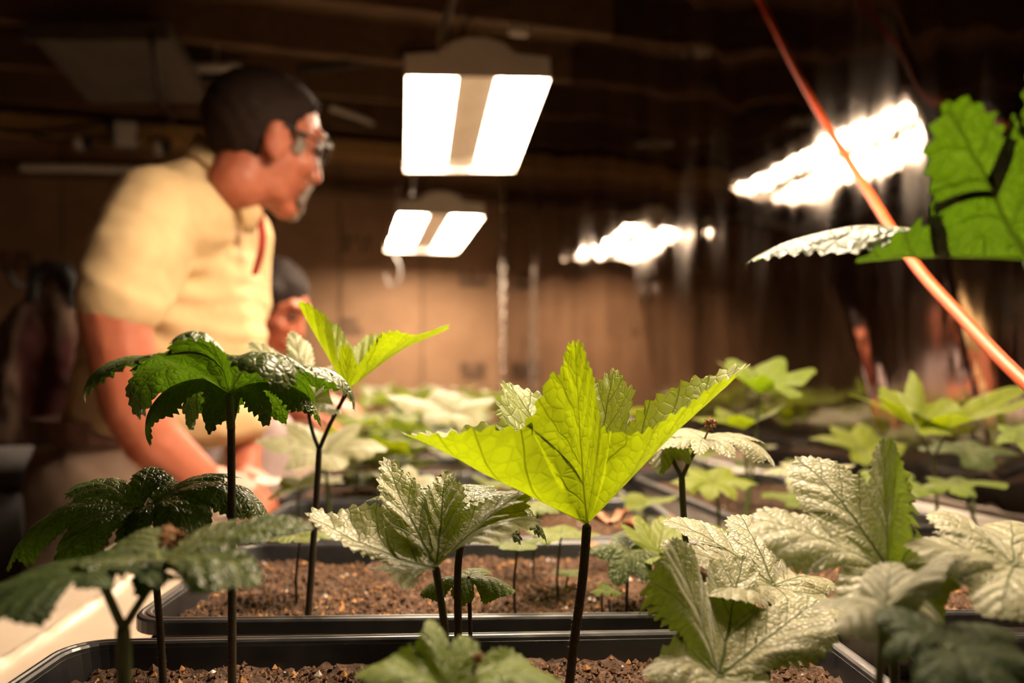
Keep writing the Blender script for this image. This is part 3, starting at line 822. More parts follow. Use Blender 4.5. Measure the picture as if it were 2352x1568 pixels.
# crumpled pale plant left of centre
t = plant('crumpled pale green seedling left of centre with curled lobes', ground(1030, 0.47))
top = P(1001, 1305, 0.472)
stem_part(t, 'stem', [t.location, P(1024, 1480, 0.47), P(1012, 1370, 0.471), top], 0.0023, 0.0024, 'stem_green', 260, 4)
put_leaf(t, leaf_mesh([(176, 0.085, 0.24, 14, 38, 0.9), (130, 0.082, 0.36, 42, 58, 0.5), (88, 0.070, 0.36, 46, 50, 0.5), (30, 0.080, 0.34, 40, 20, -0.5), (345, 0.072, 0.34, 46, -8, -0.7), (210, 0.040, 0.42, 2, 10, -0.8)], per=90, nr=16, seed=41, sinus=0.60, notch=280, pucker=0.035, wave=0.030, teeth=0.042, flat_noise=0.022), top, 'leaf_pale_sheen')

# flat glossy plant just behind it
t = plant('dark glossy flat-topped seedling just behind the crumpled pale one', ground(1053, 0.525))
top = P(1085, 1152, 0.535)
stem_part(t, 'stem', [t.location, P(1052, 1430, 0.525), P(1054, 1280, 0.528), top], 0.0027, 0.0023, 'stem_dark', 200, 5)
put_leaf(t, leaf_mesh([(178, 0.072, 0.40, 16, -22, -0.4), (225, 0.052, 0.5, 6, -30, -0.4), (268, 0.046, 0.48, 0, -62, -0.5), (318, 0.050, 0.42, 0, -65, -0.7), (0, 0.066, 0.30, 8, -85, -0.9), (40, 0.060, 0.36, 14, -25, -0.5), (90, 0.060, 0.42, 14, -12, -0.4), (140, 0.062, 0.42, 14, -12, -0.4)], per=70, nr=13, seed=42, sinus=0.70, pucker=0.022, wave=0.012, flat_noise=0.012), top, 'leaf_dark')
flower(t, P(1010, 1096, 0.56), 0.0035, 5, P(1030, 1125, 0.553))

# small plant between
t = plant('small seedling with three short leaflets under the crumpled pale leaf', ground(1083, 0.545))
top = P(1077, 1325, 0.55)
stem_part(t, 'stem', [t.location, P(1080, 1440, 0.546), top], 0.0015, 0.0014, 'stem_dark', 90, 6)
put_leaf(t, leaf_mesh([(185, 0.038, 0.42, 8, -55, -0.9), (340, 0.036, 0.44, 10, -45, -0.8), (250, 0.024, 0.5, -20, -80, -0.6), (80, 0.030, 0.45, 12, -20, -0.6)], per=60, nr=14, seed=43, sinus=0.4), top, 'leaf_mid')

# blurred leaf at the bottom centre
t = plant('blurred low seedling at the bottom centre edge of the view', ground(1060, 0.345))
top = P(1030, 1588, 0.345)
stem_part(t, 'stem', [t.location, P(1050, 1680, 0.345), top], 0.0025, 0.0022, 'stem_green')
put_leaf(t, leaf_mesh([(172, 0.044, 0.40, 34, -30, -0.6), (112, 0.036, 0.42, 58, 20, 0.4), (75, 0.030, 0.40, 52, 10, 0.4), (10, 0.054, 0.36, 24, -32, -0.5), (330, 0.040, 0.4, 10, -60, -0.6), (225, 0.036, 0.42, 20, -50, -0.6)], per=60, nr=18, seed=51, sinus=0.55), top, 'leaf_mid')
flower(t, P(1098, 1512, 0.352), 0.0035, 7, P(1085, 1548, 0.349))

# the bright funnel leaf in the middle
t = plant('seedling with one big backlit lime green funnel leaf at the centre', ground(1302, 0.50))
top = P(1348, 1205, 0.50)
stem_part(t, 'stem', [t.location, P(1318, 1480, 0.50), P(1338, 1330, 0.50), top + Vector((0, 0, -0.001))], 0.0030, 0.0030, 'stem_dark', 700, 8)
put_leaf(t, leaf_mesh([(193, 0.128, 0.36, 27, 25, 0.35), (252, 0.119, 0.36, 70, 84, 0.25), (5, 0.145, 0.25, 47, 40, 0.9), (65, 0.112, 0.36, 62, 58, 0.5), (128, 0.118, 0.34, 52, 44, 0.4)], per=100, nr=16, seed=61, sinus=0.66, pucker=0.008, wave=0.010, teeth=0.034, tperiod=0.075), top, 'leaf_lime')

# ---------- right foreground cluster of pale leaves
t = plant('pale leaf lying broad and flat with dark veins, right of centre', ground(1760, 0.50))
top = P(1776, 1345, 0.485)
stem_part(t, 'stem', [t.location, P(1765, 1480, 0.495), top], 0.0022, 0.0018, 'stem_green')
put_leaf(t, leaf_mesh([(172, 0.072, 0.42, 24, 14, -0.3), (140, 0.082, 0.36, 34, 12, -0.3), (95, 0.066, 0.36, 40, 20, -0.3), (215, 0.058, 0.40, 12, -8, -0.4), (330, 0.048, 0.40, -6, -30, -0.5), (30, 0.05, 0.40, 10, -20, -0.4), (275, 0.040, 0.40, 0, -40, -0.5)], per=80, nr=13, seed=71, sinus=0.72, blunt=True, pucker=0.010, wave=0.010, flat_noise=0.008), top, 'leaf_pale_sheen')

t = plant('big pale leaf with one tall upright lobe at the right', ground(2060, 0.42))
top = P(2040, 1312, 0.415)
stem_part(t, 'stem', [t.location, P(2052, 1470, 0.42), top], 0.0026, 0.0022, 'stem_green')
put_leaf(t, leaf_mesh([(162, 0.074, 0.38, 28, 6, -0.4), (118, 0.080, 0.36, 52, 26, -0.3), (72, 0.070, 0.50, 78, 74, 0.3), (350, 0.044, 0.42, 14, -6, -0.6), (215, 0.040, 0.40, 0, -40, -0.5), (268, 0.045, 0.40, -10, -55, -0.6)], per=80, nr=13, seed=72, sinus=0.70, blunt=True, pucker=0.010, wave=0.014, flat_noise=0.010), top, 'leaf_pale_sheen')

t = plant('toothed pale leaf opening like a shell at the bottom right', ground(1665, 0.43))
top = P(1652, 1555, 0.425)
stem_part(t, 'stem', [t.location, P(1660, 1640, 0.43), top], 0.0024, 0.0020, 'stem_green')
put_leaf(t, leaf_mesh([(24, 0.076, 0.40, 26, 18, 0.4), (62, 0.078, 0.34, 46, 38, 0.4), (118, 0.076, 0.42, 62, 60, 0.5), (185, 0.044, 0.40, 34, -40, -0.8), (240, 0.035, 0.4, 10, -50, -0.6), (320, 0.036, 0.40, 0, -30, -0.5)], per=90, nr=14, seed=73, sinus=0.66, blunt=True, pucker=0.018, wave=0.012, flat_noise=0.012), top, 'leaf_pale_sheen')

t = plant('blurred pale leaf reaching in from the right edge of the view', ground(2430, 0.40))
top = P(2330, 1300, 0.40)
stem_part(t, 'stem', [t.location, P(2400, 1450, 0.40), top], 0.0024, 0.0020, 'stem_green')
put_leaf(t, leaf_mesh([(165, 0.052, 0.46, 20, -6, -0.4), (115, 0.050, 0.44, 40, 6, -0.4), (60, 0.05, 0.4, 30, 0, -0.4), (10, 0.06, 0.4, 20, -20, -0.4), (300, 0.045, 0.4, -5, -50, -0.5), (230, 0.045, 0.42, -5, -50, -0.5)], per=60, nr=18, seed=74, sinus=0.80, blunt=True), top, 'leaf_pale_sheen')

t = plant('dark shaded leaf at the very bottom right corner', ground(2260, 0.325))
top = P(2180, 1490, 0.325)
stem_part(t, 'stem', [t.location, P(2230, 1600, 0.325), top], 0.0026, 0.0024, 'stem_green')
put_leaf(t, leaf_mesh([(178, 0.032, 0.50, 40, -80, -0.8), (235, 0.042, 0.50, 10, -82, -0.9), (290, 0.044, 0.46, 0, -75, -0.9), (345, 0.046, 0.40, 10, -55, -0.6), (30, 0.042, 0.42, 20, -20, -0.5), (110, 0.036, 0.42, 30, -10, -0.5)], per=60, nr=12, seed=75, sinus=0.82, blunt=True), top, 'leaf_deep')

t = plant('blurred drooping pale lobed leaf across the lower right', ground(2010, 0.36))
top = P(2035, 1400, 0.36)
stem_part(t, 'stem', [t.location, P(2020, 1560, 0.36), top], 0.0022, 0.0018, 'stem_green')
put_leaf(t, leaf_mesh([(352, 0.040, 0.34, 56, 20, -0.6), (210, 0.036, 0.40, 20, -50, -0.6), (170, 0.034, 0.32, 22, -35, -0.6), (60, 0.034, 0.40, 40, 10, -0.5), (265, 0.026, 0.42, -20, -75, -0.5)], per=60, nr=18, seed=76, sinus=0.55), top, 'leaf_pale_sheen')

# big blurred leaf at the upper right
t = plant('big blurred backlit leaf at the upper right edge of the view', ground(2520, 0.385))
top = P(2362, 600, 0.385)
stem_part(t, 'stem', [t.location, P(2500, 1200, 0.385), P(2450, 850, 0.385), top], 0.0032, 0.0024, 'stem_green')
put_leaf(t, leaf_mesh([(152, 0.140, 0.20, 30, -30, -0.9), (186, 0.086, 0.42, 0, -8, 0.2), (216, 0.098, 0.42, 38, 36, 0.1), (246, 0.106, 0.42, 60, 62, 0.1), (284, 0.112, 0.42, 74, 78, 0.1), (335, 0.09, 0.42, 60, 60, 0.1), (30, 0.08, 0.40, 50, 40, 0.2), (90, 0.06, 0.40, 40, 20, 0.2)], per=70, nr=14, seed=81, sinus=0.80, wave=0.010, blunt=True), top, 'leaf_dark')

# ---------- second tray
t = plant('tall forked seedling with two bright V-shaped leaves, left of centre', ground(706, 0.665))
fork = P(733, 1032, 0.665)
stem_part(t, 'stem', [t.location, P(716, 1300, 0.665), P(728, 1120, 0.665), fork], 0.0030, 0.0024, 'stem_dark', 200, 9)
stem_part(t, 'petiole', [fork, P(716, 985, 0.668), P(707, 930, 0.672)], 0.0017, 0.0015, 'stem_dark')
stem_part(t, 'petiole', [fork, P(760, 970, 0.663), P(797, 900, 0.66)], 0.0018, 0.0017, 'stem_dark')
put_leaf(t, leaf_mesh([(350, 0.100, 0.40, 40, 20, -0.5), (205, 0.082, 0.44, 60, 62, 0.4), (275, 0.040, 0.40, 66, 70, 0.4), (50, 0.066, 0.4, 50, 44, 0.4), (135, 0.070, 0.4, 60, 50, 0.4)], per=80, nr=12, seed=91, sinus=0.66, blunt=True), P(798, 898, 0.66), 'leaf_lime')
put_leaf(t, leaf_mesh([(160, 0.082, 0.26, 52, 40, -0.6), (185, 0.070, 0.24, 40, 0, -0.6), (120, 0.080, 0.28, 60, 45, -0.5), (60, 0.060, 0.34, 50, 20, -0.5), (250, 0.040, 0.4, 20, -30, -0.5), (320, 0.040, 0.4, 10, -40, -0.5)], per=70, nr=12, seed=92, sinus=0.5), P(707, 928, 0.672), 'leaf_pale_sheen')

t = plant('forked seedling with a flat silvery leaf and a dried flower head', ground(1586, 0.62))
fork = P(1566, 1098, 0.62)
stem_part(t, 'stem', [t.location, P(1580, 1320, 0.62), P(1570, 1180, 0.62), fork], 0.0026, 0.0026, 'stem_green', 200, 10)
stem_part(t, 'petiole', [fork, P(1545, 1055, 0.622), P(1528, 1015, 0.625)], 0.0019, 0.0017, 'stem_green')
stem_part(t, 'petiole', [fork, P(1588, 1050, 0.618), P(1612, 1012, 0.615)], 0.0019, 0.0017, 'stem_green')
put_leaf(t, leaf_mesh([(352, 0.062, 0.40, 10, -72, -0.7), (20, 0.058, 0.42, 12, -20, -0.4), (300, 0.036, 0.44, 0, -52, -0.7), (250, 0.030, 0.42, -4, -45, -0.6), (100, 0.040, 0.42, 12, 0, -0.4), (205, 0.040, 0.42, 6, -30, -0.5)], per=80, nr=12, seed=93, sinus=0.66, pucker=0.014), P(1614, 1006, 0.614), 'leaf_pale_sheen')
put_leaf(t, leaf_mesh([(185, 0.030, 0.46, 12, -20, -0.5), (250, 0.034, 0.40, -30, -82, -0.6), (110, 0.034, 0.44, 14, 0, -0.4), (30, 0.034, 0.44, 10, -10, -0.4), (310, 0.030, 0.42, -10, -70, -0.5)], per=70, nr=18, seed=94, sinus=0.6), P(1527, 1010, 0.625), 'leaf_pale_sheen')
flower(t, P(1633, 975, 0.607), 0.0062, 9, P(1618, 1008, 0.610))

t = plant('small bright green seedling at the foot of the silvery forked one', ground(1500, 0.70))
stem_part(t, 'stem', [t.location, P(1505, 1330, 0.70), P(1512, 1270, 0.70)], 0.0014, 0.0012, 'stem_green')
put_leaf(t, leaf_mesh([(165, 0.040, 0.40, 40, 30, -0.4), (120, 0.044, 0.40, 50, 30, -0.4), (20, 0.058, 0.34, 34, 8, -0.4), (70, 0.050, 0.40, 40, 20, -0.4), (250, 0.030, 0.5, 10, -30, -0.4)], per=50, nr=14, seed=95, sinus=0.55), P(1512, 1270, 0.70), 'leaf_lime')
t = plant('dark leafy seedling in shade right of the lime funnel stem', ground(1440, 0.69))
stem_part(t, 'stem', [t.location, P(1440, 1360, 0.69), P(1445, 1265, 0.69)], 0.0016, 0.0013, 'stem_dark')
put_leaf(t, leaf_mesh([(185, 0.036, 0.40, 24, -20, -0.5), (230, 0.036, 0.50, -30, -80, -0.5), (300, 0.034, 0.50, -20, -75, -0.5), (350, 0.036, 0.40, 10, -50, -0.5), (90, 0.036, 0.40, 30, 0, -0.5)], per=50, nr=14, seed=96, sinus=0.6), P(1445, 1265, 0.69), 'leaf_dark')
t = plant('tiny pale seedling on two thin stalks in the second tray', ground(1395, 0.665))
stem_part(t, 'stem', [t.location + Vector((-0.004, 0, 0)), P(1382, 1368, 0.665)], 0.0009, 0.0008, 'stem_dark')
stem_part(t, 'stem', [t.location + Vector((0.004, 0, 0)), P(1398, 1376, 0.665)], 0.0009, 0.0008, 'stem_dark')
put_leaf(t, leaf_mesh([(190, 0.014, 0.5, 20, -30, -0.4), (350, 0.014, 0.5, 20, -40, -0.4), (90, 0.014, 0.5, 30, 0, -0.4), (270, 0.008, 0.6, 10, -40, -0.4)], per=30, nr=8, seed=97, sinus=0.6), P(1392, 1358, 0.665), 'leaf_mid')
for (px, d, py, ln, sd, lab) in [(1184, 0.69, 1250, 0.024, 101, 'thin seedling with a narrow flat leaf beside the crumpled pale plant'), (1283, 0.73, 1225, 0.034, 102, 'slender bright seedling seen behind the lime funnel leaf'),
                             (1300, 0.76, 1315, 0.016, 103, 'short seedling with one small rounded leaf left of the lime funnel stem'), (683, 0.72, 1235, 0.034, 104, 'slim seedling with a low horizontal leaf behind the tall forked one'), (1228, 0.80, 1170, 0.028, 105, 'thin stemmed seedling near the back of the second tray'),
                             (1640, 0.80, 1230, 0.040, 106, 'pale striped seedling behind the stem of the silvery forked one')]:
    t = plant(lab, ground(px, d))
    tp = P(px + 6, py, d)
    stem_part(t, 'stem', [t.location, P(px - 3, (py + 1420) / 2, d), tp], 0.0013, 0.0011, 'stem_dark')
    rs = random.Random(sd)
    put_leaf(t, leaf_mesh([(a + rs.uniform(-12, 12), ln * rs.uniform(0.85, 1.15), 0.42, rs.uniform(5, 25), rs.uniform(-40, -5), -0.4) for a in (10, 80, 170, 235, 305)], per=36, nr=10, seed=sd, sinus=0.6), tp, 'leaf_mid' if sd % 2 else 'leaf_lime')

# ---------- taller plants standing out farther back
def mid_plant(label, bpx, d, leaves, fork=None, mat='leaf_lime', seed=0, r=0.0024):
    t = plant(label, ground(bpx, d))
    fk = P(*fork, d) if fork else None
    if fk is not None:
        stem_part(t, 'stem', [t.location, t.location.lerp(fk, 0.5) + Vector((0.002, 0, 0)), fk], r, r * 0.9, 'stem_green')
    for k, (px, py, dd, lobes, m) in enumerate(leaves):
        tp = P(px, py, dd)
        if fk is not None: stem_part(t, 'petiole', [fk, fk.lerp(tp, 0.5) + Vector((0, 0, -0.003)), tp], r * 0.75, r * 0.7, 'stem_green')
        else: stem_part(t, 'stem', [t.location, t.location.lerp(tp, 0.5) + Vector((0.003, 0, 0)), tp], r, r * 0.8, 'stem_green')
        put_leaf(t, leaf_mesh(lobes, per=44, nr=14, seed=seed + k, sinus=0.62), tp, m or mat)
    return t
mid_plant('tall bright seedling with spread leaves before the film wall, right of the lime funnel', 1712, 1.12, [
    (1742, 905, 1.12, [(165, 0.075, 0.38, 45, 35, -0.4), (200, 0.070, 0.42, 40, 10, -0.4), (10, 0.095, 0.34, 30, 14, -0.5), (50, 0.10, 0.34, 40, 20, -0.5), (335, 0.06, 0.4, 20, -40, -0.5), (110, 0.085, 0.38, 45, 25, -0.4), (260, 0.05, 0.5, 40, 20, -0.4)], 'leaf_mid'),
    (1708, 985, 1.13, [(172, 0.075, 0.38, 20, -4, -0.5), (350, 0.065, 0.4, 35, 30, -0.4), (60, 0.06, 0.4, 30, 20, -0.4), (120, 0.06, 0.4, 35, 20, -0.4), (240, 0.05, 0.5, 30, 20, -0.4)], 'leaf_lime')], None, seed=200)
mid_plant('spreading forked seedling at the right under the orange cord', 2152, 1.02, [
    (2110, 990, 1.02, [(165, 0.095, 0.34, 34, 16, -0.4), (190, 0.07, 0.4, 46, 30, -0.4), (75, 0.085, 0.44, 66, 60, 0.3), (120, 0.08, 0.4, 55, 30, -0.4), (20, 0.07, 0.42, 40, 20, -0.4), (280, 0.05, 0.5, 20, -30, -0.4)], 'leaf_lime'),
    (2175, 985, 1.01, [(15, 0.135, 0.24, 28, 20, -0.5), (345, 0.10, 0.30, 24, 16, -0.4), (60, 0.07, 0.4, 40, 20, -0.4), (160, 0.05, 0.44, 30, 30, -0.4), (250, 0.05, 0.5, 30, 20, -0.4)], 'leaf_lime')], (2143, 1050), seed=210)
mid_plant('pale curled leaf seedling cut off by the right edge', 2390, 0.90, [
    (2365, 1010, 0.90, [(180, 0.042, 0.44, 30, -60, -0.6), (230, 0.036, 0.5, 10, -70, -0.6), (120, 0.04, 0.4, 40, 0, -0.4), (60, 0.05, 0.4, 30, 0, -0.4), (0, 0.05, 0.4, 20, -20, -0.4), (300, 0.04, 0.4, 10, -50, -0.4)], 'leaf_mid')], None, seed=220)
mid_plant('white-lit seedling with broad flat leaves behind the tall forked one', 750, 1.0, [
    (745, 1040, 1.0, [(180, 0.088, 0.40, 20, -12, -0.4), (150, 0.080, 0.36, 44, 10, -0.5), (5, 0.080, 0.40, 16, -20, -0.4), (45, 0.065, 0.38, 46, 20, -0.4), (230, 0.06, 0.4, 0, -40, -0.4), (300, 0.06, 0.4, 0, -40, -0.4)], 'leaf_pale_sheen')], None, seed=230)
mid_plant('white-lit seedling with overlapping leaves behind the lime funnel', 1060, 1.18, [
    (1040, 950, 1.18, [(178, 0.10, 0.28, 22, 10, -0.4), (30, 0.075, 0.4, 30, 0, -0.4), (110, 0.075, 0.4, 40, 10, -0.4), (230, 0.06, 0.44, 8, -40, -0.5), (310, 0.06, 0.44, 0, -50, -0.5)], 'leaf_pale_sheen')], None, seed=240)
mid_plant('low seedling with pale drooping leaves right of the silvery forked one', 1850, 0.92, [
    (1855, 1085, 0.92, [(175, 0.050, 0.40, 22, -30, -0.5), (0, 0.055, 0.34, 14, 4, -0.5), (60, 0.045, 0.4, 20, 0, -0.4), (215, 0.042, 0.34, 0, -80, -0.5), (270, 0.034, 0.4, -10, -70, -0.5), (120, 0.04, 0.4, 20, 0, -0.4)], 'leaf_pale_sheen')], None, seed=250)
mid_plant('broad yellow-green seedling left of the spreading forked one', 1990, 1.25, [
    (1985, 1035, 1.25, [(172, 0.085, 0.36, 26, -6, -0.4), (10, 0.075, 0.40, 20, -10, -0.4), (70, 0.070, 0.42, 44, 20, -0.4), (120, 0.07, 0.42, 40, 16, -0.4), (250, 0.05, 0.5, 0, -50, -0.4), (310, 0.05, 0.5, 0, -50, -0.4)], 'leaf_lime')], None, seed=260)
mid_plant('dark toothed seedling right of the spreading forked one', 2235, 1.15, [
    (2225, 1040, 1.15, [(170, 0.07, 0.40, 16, -14, -0.4), (0, 0.08, 0.34, 20, -36, -0.5), (60, 0.06, 0.4, 24, 0, -0.4), (120, 0.06, 0.4, 24, 0, -0.4), (270, 0.05, 0.5, -6, -50, -0.4)], 'leaf_dark')], None, seed=270)
mid_plant('low dark flat leaf seedling near the bench edge at the right', 2255, 0.98, [
    (2200, 1110, 0.98, [(178, 0.045, 0.40, 0, -20, -0.4), (5, 0.062, 0.40, 6, -8, -0.4), (60, 0.04, 0.4, 10, 0, -0.4), (250, 0.035, 0.5, -6, -40, -0.4), (120, 0.04, 0.4, 10, 0, -0.4)], 'leaf_mid')], None, seed=280)
mid_plant('pale seedling leaning over the lengthways tray', 2060, 1.0, [
    (2035, 1105, 1.0, [(178, 0.04, 0.40, 14, -20, -0.4), (330, 0.06, 0.42, 0, -30, -0.4), (30, 0.05, 0.42, 14, 0, -0.4), (100, 0.045, 0.4, 20, 0, -0.4), (250, 0.035, 0.5, -6, -50, -0.4)], 'leaf_mid')], None, seed=290)
mid_plant('low bright seedling behind the fork of the silvery one', 1650, 0.98, [
    (1640, 1105, 0.98, [(178, 0.055, 0.42, 12, -24, -0.4), (0, 0.055, 0.42, 12, -24, -0.4), (60, 0.05, 0.42, 24, 0, -0.4), (120, 0.05, 0.4, 24, 0, -0.4), (250, 0.04, 0.5, -6, -60, -0.4), (300, 0.04, 0.5, -6, -60, -0.4)], 'leaf_lime')], None, seed=300)

# ---------- crowd of seedlings in the farther trays
PROTO = []
for k in range(7):
    rs = random.Random(400 + k)
    up = [30, 18, 40, 10, 26, 34, 14][k]
    lb = [(a + rs.uniform(-14, 14), rs.uniform(0.8, 1.15), rs.uniform(0.36, 0.46), up + rs.uniform(-10, 12), rs.uniform(-38, 14), -0.4) for a in (0, 55, 110, 170, 235, 300)]
    me = leaf_mesh(lb, per=26, nr=8, seed=400 + k, sinus=0.6, teeth=0.04, tperiod=0.11)
    me.materials.append(M[['leaf_lime', 'leaf_mid', 'leaf_pale_sheen', 'leaf_lime', 'leaf_lime', 'leaf_pale_sheen', 'leaf_lime'][k]])
    PROTO.append(me)
stem_protos = []
for k in range(3):
    mb = MB(); mb.tube(curve_pts([(0, 0, 0), (0.03 * (k - 1), 0.02, 0.5), (0, 0, 1.0)], 5), [0.022] * 11, 7); me = mb.mesh('stem'); me.materials.append(M['stem_green']); me.shade_smooth(); stem_protos.append(me)
def crowd(ti, count, hmin, hmax, smin, smax, seed, label):
    rs = random.Random(seed); x0, y0, yw = TRAYS[ti][0], TRAYS[ti][1], rad(TRAYS[ti][2])
    cols = 5; rows = max(1, count // cols)
    for i in range(count):
        u = ((i % cols) + 0.5 + rs.uniform(-0.35, 0.35)) / cols - 0.5; v = ((i // cols) + 0.5 + rs.uniform(-0.35, 0.35)) / math.ceil(count / cols) - 0.5
        lx, ly = u * (TW - 0.06), v * (TD - 0.06)
        b = Vector((x0 + lx * math.cos(yw) - ly * math.sin(yw), y0 + lx * math.sin(yw) + ly * math.cos(yw), SOIL - 0.004))
        nrow = math.ceil(count / cols)
        where = ('far left', 'left of the middle', 'in the middle', 'right of the middle', 'far right')[i % cols]; line = ('front', 'back')[i // cols] if nrow == 2 else (('front', 'middle', 'back')[i // cols] if nrow == 3 else 'single')
        t = plant(label.replace('one of the ', '').replace('seedlings', 'seedling') + ', ' + line + ' line, ' + where, b, label.replace('one of the ', ''))
        h = rs.uniform(hmin, hmax)
        s = link('stem', stem_protos[rs.randrange(3)], None, t); s.scale = (0.075, 0.075, h); s.rotation_euler = (0, 0, rs.uniform(0, 6.28))
        for q in range(rs.choice((1, 1, 2))):
            l = link('leaf', PROTO[rs.randrange(7)], None, t)
            l.location = (0, 0, h - 0.028 * q); sz = 1.15 * rs.uniform(smin, smax); l.scale = (sz, sz, sz); l.rotation_euler = (rs.uniform(-0.2, 0.2), rs.uniform(-0.2, 0.2), rs.uniform(0, 6.28))
crowd(2, 9, 0.035, 0.075, 0.022, 0.040, 1, 'one of the small blurred seedlings in the third tray row')
crowd(3, 12, 0.050, 0.095, 0.032, 0.055, 2, 'one of the blurred seedlings in the fourth tray row')
crowd(4, 13, 0.060, 0.110, 0.035, 0.060, 3, 'one of the blurred seedlings in the fifth tray row')
crowd(5, 13, 0.070, 0.125, 0.040, 0.062, 4, 'one of the blurred seedlings in the sixth tray row')
crowd(6, 13, 0.080, 0.140, 0.040, 0.065, 5, 'one of the blurred seedlings in the seventh tray row')
crowd(7, 13, 0.090, 0.150, 0.040, 0.065, 6, 'one of the blurred seedlings in the eighth tray row')
crowd(8, 13, 0.090, 0.150, 0.040, 0.065, 7, 'one of the far blurred seedlings in the last tray row')
crowd(11, 5, 0.04, 0.09, 0.028, 0.045, 8, 'one of the blurred seedlings in the lengthways tray by the film wall')
crowd(12, 9, 0.06, 0.11, 0.035, 0.06, 9, 'one of the blurred seedlings in the farther lengthways tray')

# dead leaves on the soil
for (px, py, d, ln, sd, lab) in [(1400, 1190, 0.84, 0.030, 501, 'curled brown dead leaf behind the lime funnel stem'), (1490, 1215, 0.82, 0.036, 502, 'long withered pinkish dead leaf on the soil of the second tray'), (1385, 1260, 0.74, 0.028, 503, 'wilted whitish leaf edged brown right of the lime funnel stem')]:
    me = leaf_mesh([(20, ln, 0.4, 20, 60, 0.8), (140, ln * 0.8, 0.4, 30, 50, 0.8), (200, ln, 0.36, 20, 40, 0.8), (290, ln * 0.6, 0.4, 10, 50, 0.8)], per=30, nr=10, seed=sd, wave=0.04)
    me.materials.append(M['dead_leaf'])
    o = link('dead_leaf', me, None); q = P(px, py, d); o.location = (q.x, q.y, max(SOIL + 0.004, q.z - 0.008)); tag(o, lab, 'leaf')

# ------------------------------------------------------------------ people
ICO = None
def ico():
    global ICO
    if ICO is None:
        bm = bmesh.new(); bmesh.ops.create_icosphere(bm, subdivisions=2, radius=1.0); bm.verts.index_update()
        ICO = (np.array([v.co for v in bm.verts]), [[v.index for v in f.verts] for f in bm.faces]); bm.free()
    return ICO

def blob(name, chains, voxel, mat, parent, smooth=6, factor=0.5, post=None):
    """one continuous skin around chains of ellipsoids: chain = [(point, radius or (rx, ry, rz)), ...]"""
    V, F = ico(); vs = []; fs = []; off = 0
    def put(p, r, R=None):
        nonlocal off
        r = np.array(r if hasattr(r, '__len__') else (r, r, r)); w_ = V * r
        if R is not None: w_ = w_ @ np.array(R).T
        vs.append(w_ + np.array(p)); fs.extend([[i + off for i in f] for f in F]); off += len(V)
    for ch in chains:
        R = None
        if isinstance(ch, tuple): ch, R = ch
        for k in range(len(ch)):
            p, r = Vector(ch[k][0]), np.array(ch[k][1] if hasattr(ch[k][1], '__len__') else (ch[k][1],) * 3)
            if k + 1 < len(ch):
                p2, r2 = Vector(ch[k + 1][0]), np.array(ch[k + 1][1] if hasattr(ch[k + 1][1], '__len__') else (ch[k + 1][1],) * 3)
                n = max(2, int((p2 - p).length / max(0.006, 0.35 * min(r.min(), r2.min()))))
                for q in range(n): put(p.lerp(p2, q / n), r + (r2 - r) * q / n, R)
            else: put(p, r, R)
    me = bpy.data.meshes.new(name); me.from_pydata(np.concatenate(vs).tolist(), [], fs)
    o = bpy.data.objects.new(name, me); col.objects.link(o)
    m = o.modifiers.new('r', 'REMESH'); m.mode = 'VOXEL'; m.voxel_size = voxel
    s = o.modifiers.new('s', 'SMOOTH'); s.iterations = smooth; s.factor = factor
    dg = bpy.context.evaluated_depsgraph_get(); dg.update()
    me2 = bpy.data.meshes.new_from_object(o.evaluated_get(dg))
    bpy.data.objects.remove(o); bpy.data.meshes.remove(me)
    n = len(me2.vertices); co = np.empty(n * 3); me2.vertices.foreach_get('co', co); co = co.reshape(-1, 3)
    if post is not None:
        nr = np.empty(n * 3); me2.vertices.foreach_get('normal', nr); co = post(co, nr.reshape(-1, 3))
    inv = np.array(parent_matrix(parent).inverted())
    co = co @ inv[:3, :3].T + inv[:3, 3]
    me2.vertices.foreach_set('co', co.ravel()); me2.update()
    me2.materials.clear(); me2.materials.append(M[mat]); me2.shade_smooth(); me2.name = name
    o = bpy.data.objects.new(name, me2); col.objects.link(o); o.parent = parent
    return o

def frame(f, up=(0, 0, 1)):
    f = Vector(f).normalized(); r = f.cross(Vector(up)).normalized(); u = r.cross(f)
    return f, r, u            # face direction, own right side, up

def head_parts(c, f, r, u, s=1.0):
    A = lambda a, b, d: c + (f * a + r * b + u * d) * s
    Rm = Matrix((f, r, u)).transposed()
    E = lambda p, x, y, z: ([(p, (x * s, y * s, z * s))], Rm)
    ch = [E(A(0, 0, 0), 0.104, 0.078, 0.092), E(A(0.034, 0, -0.055), 0.068, 0.064, 0.082), E(A(0.030, 0, -0.105), 0.055, 0.054, 0.040), E(A(0.072, 0, -0.132), 0.026, 0.030, 0.022),
          E(A(0.082, 0, 0.012), 0.026, 0.055, 0.018), E(A(0.078, 0, -0.098), 0.026, 0.028, 0.020)]
    for k in (-1, 1):
        ch += [E(A(0.068, k * 0.040, -0.052), 0.028, 0.024, 0.026), E(A(-0.002, k * 0.080, -0.040), 0.026, 0.011, 0.036), E(A(-0.010, k * 0.085, -0.026), 0.016, 0.010, 0.018), E(A(0.002, k * 0.080, -0.068), 0.011, 0.009, 0.012)]
    ch += [[(A(0.098, 0, -0.010), 0.009 * s), (A(0.112, 0, -0.042), 0.011 * s), (A(0.116, 0, -0.056), 0.013 * s)], [(A(0.102, 0.012, -0.060), 0.009 * s)], [(A(0.102, -0.012, -0.060), 0.009 * s)],
           [(A(0.098, -0.018, -0.086), 0.007 * s), (A(0.104, 0, -0.085), 0.008 * s), (A(0.098, 0.018, -0.086), 0.007 * s)], [(A(0.096, -0.016, -0.100), 0.008 * s), (A(0.101, 0, -0.101), 0.009 * s), (A(0.096, 0.016, -0.100), 0.008 * s)]]
    return ch, A

